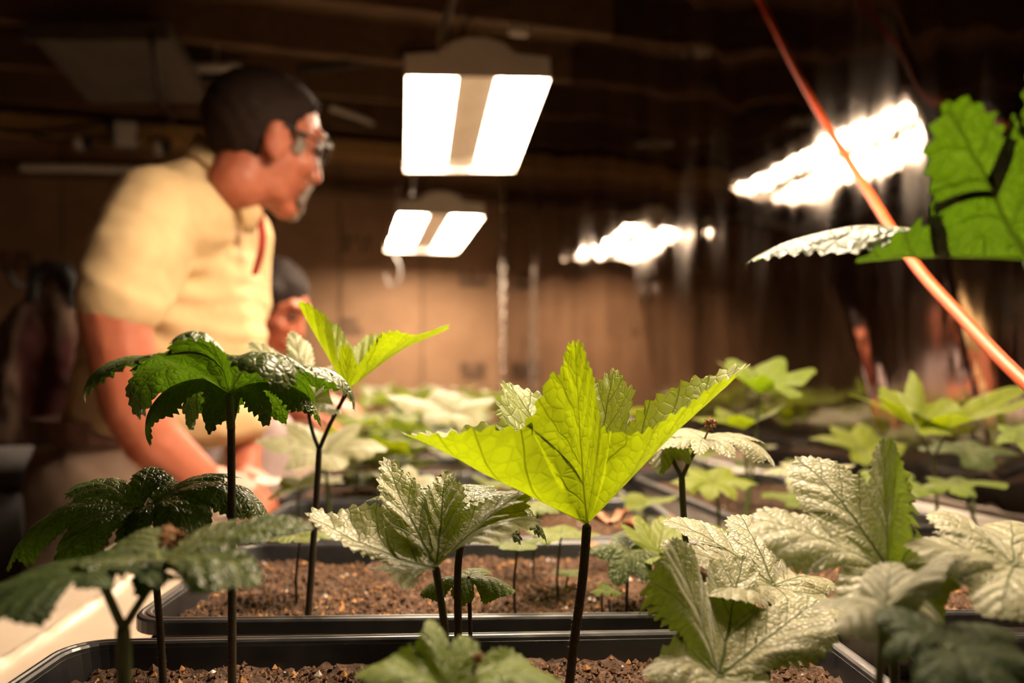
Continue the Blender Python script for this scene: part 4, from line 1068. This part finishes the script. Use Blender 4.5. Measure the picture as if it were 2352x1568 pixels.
def hand_chains(wrist, d, n, s=1.0, curl=0.5, side=1, spread=0.0):
    """palm and five bent fingers; d points along the hand, n is the back-of-hand normal"""
    d = Vector(d).normalized(); n = (Vector(n) - d * Vector(n).dot(d)).normalized(); b = d.cross(n) * side
    out = []
    for k, off in enumerate((-0.030, -0.010, 0.011, 0.031)):
        out.append([(wrist + d * 0.012 * s + b * off * 0.6 * s, 0.015 * s), (wrist + (d * 0.085 + b * off) * s, 0.0125 * s)])
    for k, (off, ln) in enumerate(((-0.033, 0.066), (-0.011, 0.078), (0.012, 0.073), (0.034, 0.058))):
        p = wrist + (d * 0.088 + b * off) * s; dr = d + b * off * spread; ch = [(p, 0.0105 * s)]
        ang = 0
        for q in range(3):
            ang += curl * (0.8 if q == 0 else 0.7)
            st = (dr * math.cos(ang) - n * math.sin(ang)).normalized() * ln * s * (0.45, 0.31, 0.24)[q]
            p = p + st; ch.append((p, (0.0095, 0.0088, 0.0078)[q] * s))
        out.append(ch)
    p = wrist + (d * 0.025 - b * 0.026) * s
    out.append([(p, 0.015 * s), (p + (d * 0.030 - b * 0.026 - n * 0.012) * s, 0.0125 * s), (p + (d * 0.058 - b * 0.030 - n * 0.026) * s, 0.0105 * s), (p + (d * 0.078 - b * 0.022 - n * 0.034) * s, 0.009 * s)])
    return out

def cap_hair(name, c, f, r, u, s, mat, parent, keep, thick=1.06, post_noise=0.004, dims=(0.104, 0.078, 0.090)):
    """hair as a thick shell over the skull, cut along the hairline"""
    bm = bmesh.new(); bmesh.ops.create_uvsphere(bm, u_segments=56, v_segments=40, radius=1.0)
    rm = [v for v in bm.verts if not keep(v.co.x, v.co.y, v.co.z)]
    bmesh.ops.delete(bm, geom=rm, context='VERTS')
    bm.normal_update()
    bm.verts.index_update(); inner = [v.co.copy() for v in bm.verts]
    nin = len(inner); faces = [[v.index for v in q.verts] for q in bm.faces]
    edges = [[v.index for v in e.verts] for e in bm.edges if len(e.link_faces) == 1]
    bm.free()
    mb = MB(); inv = Vector
    rnd = random.Random(4)
    def tw(p, k): 
        j = 1 + post_noise / 0.1 * (math.sin(p.x * 23 + p.z * 17) * 0.5 + math.sin(p.y * 31 + p.z * 9) * 0.5)
        return c + (f * p.x * dims[0] + r * p.y * dims[1] + u * p.z * dims[2]) * s * k * j
    vs = [tw(p, thick) for p in inner] + [tw(p, 0.97) for p in inner]
    fs = faces + [[i + nin for i in q[::-1]] for q in faces] + [(a_, b_, b_ + nin, a_ + nin) for a_, b_ in edges]
    mb.add(vs, fs)
    return mb.build(name, mat, parent, True)

def folds(seed, amp, fx=9, fz=9, skew=4):
    def post(co, nr):
        q = fbm(co[:, 0] * fx + co[:, 2] * skew + 30, co[:, 1] * fx * 0.6 + co[:, 2] * fz + 30, seed, 3) - 0.45
        r_ = (1 - np.abs(2 * vnoise(co[:, 0] * 7 + co[:, 2] * 12 + 40, co[:, 1] * 5 - co[:, 2] * 4 + 40, seed + 3) - 1)) ** 3
        return co + nr * (amp * q * 2 + amp * 0.7 * r_)[:, None]
    return post

# ---- man in the yellow shirt, leaning over the bench
man = thing('person', 'man in a pale yellow polo shirt and glasses leaning over the bench', 'person', (-0.74, 1.47, 0))
hc = P(612, 288, 1.36); f, r, u = frame((0.74, 0.62, -0.22), (0.14, 0, 1))
hch, A = head_parts(hc, f, r, u, 0.93)
neckb = Vector((-0.478, 1.40, 1.44))
sh_n, sh_f = P(362, 482, 1.27), Vector((-0.565, 1.61, 1.37))
el_n, wr_n = P(303, 930, 1.20), P(452, 1092, 1.255)
el_f, wr_f = Vector((-0.56, 1.66, 1.10)), P(560, 1082, 1.48)
chains = hch + [
    [(hc - f * 0.012 - u * 0.075, (0.054, 0.054, 0.05)), (hc - f * 0.020 - u * 0.11, (0.052, 0.054, 0.05)), (neckb, (0.058, 0.062, 0.05)), (Vector((-0.56, 1.43, 1.38)), (0.06, 0.10, 0.05))],
    [(Vector((-0.595, 1.43, 1.34)), (0.09, 0.15, 0.06)), (Vector((-0.62, 1.46, 1.22)), (0.11, 0.15, 0.09)), (Vector((-0.65, 1.48, 1.08)), (0.12, 0.15, 0.09)), (Vector((-0.72, 1.50, 0.95)), (0.12, 0.15, 0.09))],
    [(sh_n, 0.060), (P(262, 730, 1.19), 0.053), (el_n, 0.047), (P(350, 1010, 1.22), 0.045), (wr_n, (0.034, 0.030, 0.034))],
    [(sh_f, 0.060), (Vector((-0.58, 1.69, 1.22)), 0.052), (el_f, 0.045), (wr_f, 0.032)],
    [(Vector((-0.75, 1.40, 0.90)), 0.075), (Vector((-0.745, 1.38, 0.50)), 0.052), (Vector((-0.77, 1.38, 0.10)), 0.036), (Vector((-0.70, 1.38, 0.035)), 0.034)],
    [(Vector((-0.75, 1.60, 0.90)), 0.075), (Vector((-0.745, 1.62, 0.50)), 0.052), (Vector((-0.77, 1.62, 0.10)), 0.036), (Vector((-0.70, 1.62, 0.035)), 0.034)]]
chains += hand_chains(wr_n, Vector((0.92, 0.12, -0.38)), Vector((0.35, -0.30, 0.9)), 1.0, 0.55, 1)
chains += hand_chains(wr_f, Vector((0.75, -0.5, -0.30)), Vector((0.3, 0.2, 0.9)), 1.0, 0.6, -1)
blob('body', chains, 0.0052, 'skin', man, 4, 0.5)
# polo shirt
def shirt_post(co, nr):
    co = folds(7, 0.006)(co, nr)
    # pulled creases running from the armpit across the chest
    for (p0, p1, w_, a_) in (((-0.56, 1.29, 1.23), (-0.46, 1.34, 1.255), 0.016, -0.014), ((-0.57, 1.28, 1.20), (-0.455, 1.33, 1.20), 0.014, -0.012), ((-0.60, 1.27, 1.17), (-0.50, 1.30, 1.10), 0.016, -0.012), ((-0.55, 1.29, 1.31), (-0.56, 1.27, 1.20), 0.015, -0.010)):
        a3 = np.array(p0); b3 = np.array(p1); ab = b3 - a3
        t_ = np.clip(((co - a3) @ ab) / (ab @ ab), 0, 1); d_ = np.linalg.norm(co - (a3 + t_[:, None] * ab), axis=1)
        co = co + nr * (a_ * np.exp(-(d_ / w_) ** 2) + (-a_ * 0.45) * np.exp(-((d_ - 2 * w_) / w_) ** 2))[:, None]
    return co
blob('polo_shirt', [
    [(Vector((-0.668, 1.50, 1.005)), (0.158, 0.185, 0.050)), (Vector((-0.625, 1.48, 1.10)), (0.168, 0.190, 0.08)), (Vector((-0.614, 1.46, 1.23)), (0.152, 0.192, 0.09)), (Vector((-0.598, 1.44, 1.33)), (0.132, 0.19, 0.085)), (Vector((-0.572, 1.43, 1.40)), (0.102, 0.160, 0.055)), (Vector((-0.520, 1.41, 1.440)), (0.070, 0.080, 0.036))],
    [(Vector((-0.60, 1.49, 1.02)), (0.145, 0.17, 0.075)), (Vector((-0.56, 1.48, 0.99)), (0.10, 0.13, 0.035))],
    [(sh_n + Vector((0.03, 0.06, 0.0)), 0.075), (sh_n, 0.072), (P(304, 600, 1.215), 0.070), (P(276, 690, 1.195), 0.063)],
    [(sh_f, 0.082), (Vector((-0.58, 1.68, 1.24)), 0.070)]], 0.0075, 'shirt', man, 8, 0.5, shirt_post)
mb = MB()
cpts = []
for k in range(21):
    t_ = 2 * math.pi * k / 20
    cpts.append(neckb + f * 0.0 + Vector((0.066 * math.cos(t_) - 0.008, 0.074 * math.sin(t_), 0.008 - 0.046 * math.cos(t_))))
vs = []; fs = []
for k, p in enumerate(cpts):
    o_ = (p - neckb); o_.z = 0; o_.normalize()
    vs += [p + Vector((0, 0, 0.016)) - o_ * 0.010, p + Vector((0, 0, 0.020)) - o_ * 0.004, p + o_ * 0.016 + Vector((0, 0, -0.016)), p + o_ * 0.018 + Vector((0, 0, -0.024)), p + o_ * 0.006 + Vector((0, 0, -0.014))]
for k in range(20):
    for q in range(5): fs.append((k * 5 + q, k * 5 + (q + 1) % 5, (k + 1) * 5 + (q + 1) % 5, (k + 1) * 5 + q))
mb.add(vs, fs); mb.build('collar', 'shirt', man, True)
mb = MB(); mb.tube([neckb + Vector((0.030, -0.055, -0.045)), neckb + Vector((0.038, -0.055, -0.075)), neckb + Vector((0.030, -0.045, -0.11))], [0.018, 0.022, 0.010], 8, True, 0, 0.35); mb.build('collar_point', 'shirt', man, True)
blob('trousers', [
    [(Vector((-0.735, 1.50, 0.985)), (0.132, 0.165, 0.03)), (Vector((-0.755, 1.50, 0.90)), (0.138, 0.175, 0.06))],
    [(Vector((-0.755, 1.41, 0.88)), 0.098), (Vector((-0.755, 1.38, 0.50)), 0.075), (Vector((-0.765, 1.38, 0.09)), 0.066)],
    [(Vector((-0.755, 1.59, 0.88)), 0.098), (Vector((-0.755, 1.62, 0.50)), 0.075), (Vector((-0.765, 1.62, 0.09)), 0.066)]], 0.009, 'trousers', man, 6, 0.5, folds(12, 0.006, 8, 6, 3))
mb = MB(); ring = []
for k in range(29):
    t_ = 2 * math.pi * k / 28; ring.append(Vector((-0.737 + 0.139 * math.cos(t_), 1.50 + 0.172 * math.sin(t_), 0.992 + 0.0 * math.cos(t_))))
vs = []; fs = []
for p in ring:
    o_ = p - Vector((-0.737, 1.5, p.z)); o_.normalize()
    vs += [p + Vector((0, 0, 0.019)), p + o_ * 0.006 + Vector((0, 0, 0.019)), p + o_ * 0.006 - Vector((0, 0, 0.019)), p - Vector((0, 0, 0.019))]
for k in range(28):
    for q in range(4): fs.append((k * 4 + q, k * 4 + (q + 1) % 4, (k + 1) * 4 + (q + 1) % 4, (k + 1) * 4 + q))
mb.add(vs, fs); mb.build('belt', 'belt', man, False)
for yy in (1.38, 1.62):
    blob('shoe', [[(Vector((-0.79, yy, 0.045)), (0.045, 0.045, 0.045)), (Vector((-0.70, yy, 0.040)), (0.05, 0.048, 0.040)), (Vector((-0.615, yy, 0.032)), (0.045, 0.045, 0.030))]], 0.008, 'belt', man, 3)
def keep_m(x, y, z):
    if x > 0.62 and z < 0.62: return False
    if x > 0.30 and z < 0.10 + (x - 0.30) * 1.2: return False
    if x > -0.10 and z < -0.32: return False
    return z > -0.95 - 0.1 * x
cap_hair('hair', hc, f, r, u, 0.93, 'hair_brown', man, keep_m, 1.10, 0.003)
def keep_s(x, y, z):
    return y > 0.55 and (0.24 < x < 0.52 and -0.46 < z < 0.0)
cap_hair('grey_sideburn', hc, f, r, u, 0.93, 'hair_grey', man, keep_s, 1.07, 0.003)
cap_hair('grey_sideburn', hc, f, r, u, 0.93, 'hair_grey', man, lambda x, y, z: keep_s(x, -y, z), 1.07, 0.003)
# moustache and goatee
mb_ch = [[(A(0.100, -0.026, -0.082), 0.006), (A(0.108, 0, -0.076), 0.007), (A(0.100, 0.026, -0.082), 0.006)], [(A(0.094, -0.030, -0.092), 0.006), (A(0.086, -0.030, -0.118), 0.008), (A(0.096, 0, -0.126), 0.012), (A(0.086, 0.030, -0.118), 0.008), (A(0.094, 0.030, -0.092), 0.006)], [(A(0.090, 0, -0.140), 0.012)]]
blob('goatee', mb_ch, 0.003, 'hair_grey', man, 2)
for k in (-1, 1):
    e = A(0.090, k * 0.031, -0.012); MB().lathe(e, [(0.0001, -0.011), (0.007, -0.0085), (0.011, 0), (0.007, 0.0085), (0.0001, 0.011)], 12).build('eye', 'eye', man, True)
    blob('eyebrow', [[(A(0.102, k * 0.012, 0.010), 0.004), (A(0.098, k * 0.035, 0.016), 0.005), (A(0.084, k * 0.055, 0.010), 0.003)]], 0.0025, 'hair_grey', man, 1)
gl = bpy.data.objects.new('glasses', None); col.objects.link(gl); gl.parent = man; gl.location = Vector(A(0.115, 0, -0.014)) - man.location
gl['label'] = 'dark framed spectacles'
for k in (-1, 1):
    q = [A(0.118 - 0.012 * abs(math.cos(t_)) * 0.3 - 0.006 * (math.cos(t_) + 1), k * (0.034 + 0.026 * math.cos(t_)), -0.014 + 0.020 * math.sin(t_)) for t_ in [2 * math.pi * j / 18 for j in range(19)]]
    mb = MB(); mb.tube(q, 0.0026, 6, False); mb.build('lens_rim', 'black_rubber', gl, True)
    mb = MB(); mb.add([p for p in q[:18]] + [p + f * 0.0015 for p in q[:18]], [tuple(range(18)), tuple(range(35, 17, -1))] + [(j, (j + 1) % 18, 18 + (j + 1) % 18, 18 + j) for j in range(18)]); mb.build('lens', 'lens', gl)
    mb = MB(); mb.tube([A(0.104, k * 0.062, -0.008), A(0.060, k * 0.084, -0.012), A(0.005, k * 0.089, -0.012), A(-0.012, k * 0.088, -0.032)], 0.0024, 6); mb.build('temple_arm', 'black_rubber', gl, True)
mb = MB(); mb.tube([A(0.117, -0.010, -0.010), A(0.121, 0, -0.007), A(0.117, 0.010, -0.010)], 0.0022, 6); mb.build('bridge', 'black_rubber', gl, True)
mb = MB(); mb.tube(curve_pts([neckb + Vector((0.05, -0.06, 0.01)), P(598, 500, 1.36), P(602, 535, 1.365), P(600, 575, 1.37), P(585, 630, 1.40)], 6), 0.007, 8, True, 0, 0.35); o = mb.build('lanyard', 'red_cloth', man, True); o['label'] = 'red neck strap'

# ---- woman farther back
wo = thing('person', 'dark-haired woman looking down at the trays behind the man', 'person', (-0.98, 2.28, 0))
wc = P(628, 688, 2.15); f, r, u = frame((0.86, -0.22, -0.40), (0.25, 0, 1))
hch, A = head_parts(wc, f, r, u, 0.98)
wn = wc - f * 0.06 - u * 0.19
wr_w, wr_w2 = P(735, 918, 2.0), P(700, 950, 2.2)
chains = hch + [[(wc - f * 0.035 - u * 0.07, 0.050), (wn, 0.052), (Vector((-0.86, 2.22, 1.10)), (0.10, 0.13, 0.06))],
    [(Vector((-0.86, 2.22, 1.08)), (0.10, 0.14, 0.06)), (Vector((-0.93, 2.26, 0.95)), (0.10, 0.13, 0.08)), (Vector((-0.99, 2.28, 0.80)), (0.11, 0.14, 0.08))],
    [(Vector((-0.84, 2.06, 1.09)), 0.045), (Vector((-0.78, 2.0, 0.99)), 0.038), (P(600, 905, 2.02), 0.034), (wr_w, 0.026)],
    [(Vector((-0.84, 2.38, 1.09)), 0.045), (Vector((-0.76, 2.40, 0.98)), 0.038), (wr_w2, 0.026)],
    [(Vector((-0.99, 2.20, 0.80)), 0.075), (Vector((-0.99, 2.19, 0.45)), 0.05), (Vector((-1.0, 2.19, 0.09)), 0.035), (Vector((-0.93, 2.19, 0.03)), 0.03)],
    [(Vector((-0.99, 2.36, 0.80)), 0.075), (Vector((-0.99, 2.37, 0.45)), 0.05), (Vector((-1.0, 2.37, 0.09)), 0.035), (Vector((-0.93, 2.37, 0.03)), 0.03)]]
chains += hand_chains(wr_w, Vector((0.9, 0.1, -0.3)), Vector((0.3, -0.2, 0.9)), 0.92, 0.5, 1)
chains += hand_chains(wr_w2, Vector((0.9, -0.2, -0.3)), Vector((0.3, 0.2, 0.9)), 0.92, 0.5, -1)
blob('body', chains, 0.0056, 'skin', wo, 4)
blob('blouse', [[(Vector((-0.985, 2.28, 0.84)), (0.14, 0.16, 0.05)), (Vector((-0.93, 2.26, 0.97)), (0.125, 0.155, 0.08)), (Vector((-0.86, 2.22, 1.08)), (0.115, 0.165, 0.06)), (Vector((-0.83, 2.21, 1.12)), (0.085, 0.10, 0.03))],
    [(Vector((-0.84, 2.07, 1.09)), 0.060), (Vector((-0.80, 2.01, 1.02)), 0.053)], [(Vector((-0.84, 2.37, 1.09)), 0.060), (Vector((-0.79, 2.40, 1.01)), 0.053)]], 0.009, 'lavender', wo, 6, 0.5, folds(17, 0.006))
blob('trousers', [[(Vector((-0.99, 2.28, 0.83)), (0.13, 0.155, 0.05))], [(Vector((-0.99, 2.20, 0.78)), 0.088), (Vector((-0.99, 2.19, 0.08)), 0.058)], [(Vector((-0.99, 2.36, 0.78)), 0.088), (Vector((-0.99, 2.37, 0.08)), 0.058)]], 0.010, 'black_rubber', wo, 4)
for yy in (2.19, 2.37):
    blob('shoe', [[(Vector((-1.02, yy, 0.04)), (0.04, 0.04, 0.04)), (Vector((-0.94, yy, 0.035)), (0.045, 0.043, 0.035)), (Vector((-0.865, yy, 0.028)), (0.04, 0.04, 0.026))]], 0.008, 'black_rubber', wo, 3)
blob('hair', [([(wc - f * 0.012 + u * 0.018, (0.106, 0.088, 0.100))], Matrix((f, r, u)).transposed()),
    [(wc + f * 0.015 + r * 0.062 + u * 0.02, 0.044), (wc - f * 0.005 + r * 0.078 - u * 0.06, 0.042), (wc - f * 0.02 + r * 0.075 - u * 0.14, 0.040), (wc - f * 0.03 + r * 0.075 - u * 0.24, 0.026)],
    [(wc - f * 0.03 - r * 0.065 - u * 0.01, 0.042), (wc - f * 0.035 - r * 0.070 - u * 0.12, 0.036), (wc - f * 0.03 - r * 0.075 - u * 0.24, 0.026)],
    [(wc - f * 0.07, 0.060), (wc - f * 0.085 - u * 0.12, 0.052), (wc - f * 0.09 - u * 0.24, 0.035)]], 0.006, 'hair_black', wo, 4)
for k in (-1, 1):
    MB().lathe(A(0.092, k * 0.031, -0.018), [(0.0001, -0.011), (0.007, -0.0085), (0.011, 0), (0.007, 0.0085), (0.0001, 0.011)], 12).build('eye', 'eye', wo, True)
    blob('eyebrow', [[(A(0.102, k * 0.012, 0.006), 0.003), (A(0.099, k * 0.035, 0.011), 0.004), (A(0.085, k * 0.055, 0.004), 0.003)]], 0.0025, 'hair_black', wo, 1)
blob('lips', [[(A(0.100, -0.020, -0.092), 0.006), (A(0.107, 0, -0.092), 0.007), (A(0.100, 0.020, -0.092), 0.006)]], 0.003, 'lip', wo, 2)

# ------------------------------------------------------------------ things around
# coat on a stand, behind the man
cs = thing('coat_stand', 'plain metal coat stand hidden behind the dark coat at the left', 'stand', (-1.42, 2.36, 0))
MB().tube([(-1.42, 2.36, 0.02), (-1.42, 2.36, 1.42)], 0.014, 12).build('pole', 'black_rubber', cs, True)
MB().lathe((-1.42, 2.36, 0), [(0.0, 0.0), (0.17, 0.0), (0.17, 0.015), (0.03, 0.03), (0.0, 0.03)], 28).build('base', 'black_rubber', cs)
for k in range(3):
    t_ = 2.1 * k; MB().tube([(-1.42, 2.36, 1.36), (-1.42 + 0.05 * math.cos(t_), 2.36 + 0.05 * math.sin(t_), 1.35), (-1.42 + 0.08 * math.cos(t_), 2.36 + 0.08 * math.sin(t_), 1.40)], 0.008, 8).build('hook', 'black_rubber', cs, True)
coat = thing('coat', 'dark patterned coat hanging at the left behind the man', 'coat', P(95, 1040, 2.25))
blob('coat_body', [[(P(118, 655, 2.22), (0.055, 0.05, 0.04)), (P(115, 720, 2.22), (0.10, 0.07, 0.06)), (P(85, 850, 2.22), (0.125, 0.08, 0.10)), (P(55, 1010, 2.22), (0.15, 0.085, 0.08)), (P(40, 1090, 2.22), (0.15, 0.08, 0.06))],
    [(P(150, 700, 2.20), 0.05), (P(160, 850, 2.18), 0.048), (P(120, 1010, 2.17), 0.042)], [(P(70, 720, 2.20), 0.05), (P(30, 860, 2.16), 0.048), (P(0, 1000, 2.15), 0.045)]], 0.010, 'plaid', coat, 4, 0.5, folds(23, 0.016, 16, 3, 2))
blob('hood', [[(P(80, 690, 2.18), 0.022), (P(80, 640, 2.18), 0.022), (P(110, 612, 2.18), 0.022), (P(150, 620, 2.18), 0.022), (P(168, 660, 2.18), 0.022), (P(160, 700, 2.18), 0.024)], [(P(180, 660, 2.24), 0.05)]], 0.008, 'black_rubber', coat, 3)
# tall grey bin
bn = thing('bin', 'tall grey plastic bin standing at the far left', 'bin', (P(10, 0, 1.62).x, 1.62, 0))
bx, by = bn.location.x, bn.location.y
MB().lathe((bx, by, 0), [(0.0, 0.0), (0.105, 0.0), (0.118, 0.45), (0.126, 0.88), (0.120, 0.88), (0.10, 0.02), (0.0, 0.02)], 32).build('bin_body', 'grey_plastic', bn, True)
MB().lathe((bx, by, 0), [(0.130, 0.875), (0.132, 0.90), (0.122, 0.925), (0.06, 0.94), (0.0, 0.942)], 32).build('lid', 'grey_plastic', bn, True)
# pale jug on the bench beside the trays
jg = thing('jug', 'pale lavender plastic jug on the bench beyond the man', 'jug', (-0.535, 1.78, BENCH + 0.002))
MB().lathe(jg.location, [(0.0, 0.0), (0.040, 0.0), (0.045, 0.01), (0.045, 0.12), (0.036, 0.15), (0.018, 0.165), (0.018, 0.18)], 28).build('jug_body', 'lavender', jg, True)
MB().lathe(jg.location, [(0.022, 0.176), (0.022, 0.196), (0.0, 0.197)], 20).build('cap', 'white_plastic', jg)
MB().tube(curve_pts([jg.location + Vector((0.042, -0.01, 0.05)), jg.location + Vector((0.066, -0.015, 0.07)), jg.location + Vector((0.066, -0.015, 0.11)), jg.location + Vector((0.036, -0.01, 0.14))], 5), 0.007, 8).build('handle', 'lavender', jg, True)
# white pot held by the man
pt = thing('plant_pot', 'small white cup on the bench by the hands of the man', 'cup', (P(612, 1150, 1.36).x, 1.36, BENCH + 0.002))
MB().lathe(pt.location, [(0.0, 0.0), (0.020, 0.0), (0.026, 0.060), (0.029, 0.062), (0.027, 0.066), (0.023, 0.062), (0.018, 0.006), (0.0, 0.006)], 24).build('cup_body', 'glove', pt, True)

# orange extension cord coming down from the ceiling on the right
oc = [P(1665, -150, 1.72), P(1745, 0, 1.62), P(1830, 165, 1.45), P(1900, 290, 1.26), P(2000, 450, 1.02), P(2100, 605, 0.86), P(2220, 740, 0.75), P(2352, 875, 0.66), P(2520, 1010, 0.60)]
zt = CEIL - 0.02
cord('extension_cord', 'orange', [Vector((0.44, 1.85, zt))] + oc + [Vector((0.575, 0.60, 0.97)), Vector((0.62, 0.615, RIM + 0.004))], 0.0058, None, 'thick orange cord running down across the film wall at the right', 'cord', n=12)

# hanging chain in the corner
ch = thing('chain', 'thin metal chain hanging down in front of the corner of the film', 'chain', P(1155, 900, 3.75))
lk = MB()
zt = CEIL - 0.1; zb = P(1155, 905, 3.75).z; z = zb; k = 0; p = P(1155, 800, 3.75)
ring_v = None
def link_mesh(turn):
    mb = MB(); pts = []
    for j in range(17):
        t_ = 2 * math.pi * j / 16; x_, z_ = 0.010 * math.cos(t_), 0.020 * math.sin(t_)
        pts.append((x_, 0, z_) if not turn else (0, x_, z_))
    mb.tube(pts, 0.0032, 6, False); me = mb.mesh('chain_link'); me.materials.append(M['chrome']); me.shade_smooth(); return me
lms = [link_mesh(0), link_mesh(1)]
while z < zt:
    o = link('chain_link', lms[k % 2], None, ch); o.location = Vector((p.x, p.y, z)) - ch.location; z += 0.033; k += 1

# unlit fixture at the upper left
ul = thing('unlit_fixture', 'pale unlit light fixture hanging at the upper left', 'lamp', P(285, 150, 2.8))
q0 = [P(70, 82, 2.50), P(385, 82, 2.50), P(480, 236, 3.05), P(205, 236, 3.05)]
mb = MB(); up = Vector((0, 0, 0.045)); mb.add(q0 + [p + up for p in q0], [(0, 1, 2, 3), (7, 6, 5, 4), (0, 4, 5, 1), (1, 5, 6, 2), (2, 6, 7, 3), (3, 7, 4, 0)]); mb.build('housing', 'shaded_metal', ul)
mb = MB(); e0 = [P(48, 92, 2.49), P(388, 92, 2.49), P(388, 48, 2.49), P(48, 58, 2.49)]; mb.add(e0 + [p + Vector((0, 0.02, 0)) for p in e0], [(0, 1, 2, 3), (7, 6, 5, 4), (0, 4, 5, 1), (1, 5, 6, 2), (2, 6, 7, 3), (3, 7, 4, 0)]); mb.build('end_plate', 'shaded_metal', ul)
for px, py, d in ((130, 80, 2.6), (330, 80, 2.6), (260, 200, 2.95), (440, 200, 2.95)):
    p = P(px, py, d); MB().tube([p, Vector((p.x, p.y, CEIL - 0.02))], 0.002, 6).build('hanging_wire', 'black_rubber', ul)
cord('power_cord', 'black_rubber', [P(345, 75, 2.48), P(352, 120, 2.5), P(362, 190, 2.6), P(378, 245, 2.8), P(400, 272, 3.2), P(380, 285, 3.55)], 0.010, ul)
u2 = thing('unlit_fixture', 'small white ceiling fixture just left of the top of the head of the man', 'lamp', P(497, 165, 3.05))
mb = MB(); mb.box(P(497, 163, 3.05), (0.20, 0.10, 0.030), None, 0.008); mb.build('housing', 'white_plastic', u2)
mb = MB(); mb.box(P(500, 180, 3.05), (0.12, 0.06, 0.018), None, 0.004); mb.build('socket', 'black_rubber', u2)
p = P(497, 158, 3.05); MB().tube([p, Vector((p.x, p.y, CEIL - 0.02))], 0.006, 8).build('hanging_rod', 'white_plastic', u2)

# pipes, boxes and cables along the top of the kraft wall
def wallpt(px, py, off):
    dirv = Vector(((px - 1176) / FPX, 1, (HOR - py) / FPX)); o = Vector((0, 0, CAMZ))
    return o + dirv * (((CO + BX * off) - o).dot(BX) / dirv.dot(BX))
def pipe(name, mat, pts, r, lab, cat):
    return cord(name, mat, pts, r, None, lab, cat, n=12)
pipe('conduit', 'white_plastic', [wallpt(45, 384, 0.06), wallpt(200, 386, 0.06), wallpt(360, 392, 0.06)], 0.017, 'white horizontal conduit low on the wall behind the man', 'pipe')
pipe('conduit', 'white_plastic', [wallpt(760, 248, 0.45), wallpt(830, 272, 0.30), wallpt(892, 302, 0.12)], 0.013, 'thin pale slanting pipe right of the head of the man', 'pipe')
pipe('hose', 'black_rubber', [P(690, 160, 3.0), P(800, 146, 2.95), P(900, 132, 2.9), P(1000, 122, 2.85), P(1040, 128, 2.8)], 0.016, 'black hose slung under the ceiling between the man and the large lamp', 'hose')
pipe('cable', 'black_rubber', [wallpt(0, 300, 0.12), wallpt(90, 305, 0.12), wallpt(180, 292, 0.12), wallpt(260, 282, 0.12), wallpt(400, 284, 0.12)], 0.008, 'upper black cable sagging along the timber plate', 'cable')
pipe('cable', 'black_rubber', [wallpt(60, 305, 0.11), wallpt(130, 322, 0.11), wallpt(200, 318, 0.11), wallpt(300, 332, 0.11)], 0.007, 'lower black cable sagging along the timber plate', 'cable')
jb = thing('junction_box', 'pale grey electrical box on the timber plate at the left', 'box', wallpt(288, 340, 0.12))
mb = MB(); mb.box(wallpt(288, 308, 0.125), (0.10, 0.06, 0.12), ROT, 0.006); mb.build('box_body', 'grey_plastic', jb)
mb = MB(); mb.box(wallpt(288, 308, 0.158), (0.085, 0.008, 0.105), ROT, 0.003); mb.build('cover', 'white_plastic', jb)
for px, py, lab in ((190, 330, 'small lamp holder with a white rim near the left end of the timber plate'), (372, 341, 'small lamp holder with a white rim close to the shoulder of the man')):
    s_ = thing('lamp_holder', lab, 'lamp holder', wallpt(px, py, 0.12), 0, 'lamp holders on the timber plate')
    MB().box(wallpt(px - 8, py, 0.12), (0.030, 0.05, 0.05), ROT, 0.006).build('rim', 'white_plastic', s_)
    MB().box(wallpt(px + 10, py - 3, 0.12), (0.040, 0.045, 0.05), ROT, 0.008).build('socket', 'black_rubber', s_)
# a pale bracket at the top
bk = thing('ceiling_bracket', 'pale bracket fixed to the ceiling above the large lamp', 'bracket', P(1195, 60, 2.6))
MB().box(P(1190, 20, 2.6), (0.06, 0.03, 0.17), None, 0.006).build('plate', 'white_metal', bk)
MB().box(P(1196, 62, 2.6), (0.045, 0.025, 0.06), None, 0.006).build('hook_block', 'white_metal', bk)

# plant label stake in the nearest tray
lb = thing('plant_label', 'white plastic plant label stuck in the soil at the bottom right', 'label', ground(1742, 0.445))
MB().box(P(1742, 1590, 0.445), (0.0085, 0.0008, 0.030), None, 0.0).build('stake', 'white_plastic', lb)
cu = bpy.data.curves.new('mark', 'FONT'); cu.body = 'D'; cu.size = 0.0085; cu.align_x = 'CENTER'; cu.align_y = 'CENTER'; cu.extrude = 0.0001
tmp = bpy.data.objects.new('mark', cu); col.objects.link(tmp); dg = bpy.context.evaluated_depsgraph_get(); dg.update()
me = bpy.data.meshes.new_from_object(tmp.evaluated_get(dg)); bpy.data.objects.remove(tmp)
o = link('printed_letter', me, 'print', lb); o.rotation_euler = (rad(90), 0, 0); o.location = P(1741, 1560, 0.445) + Vector((0, -0.0006, 0)) - lb.location
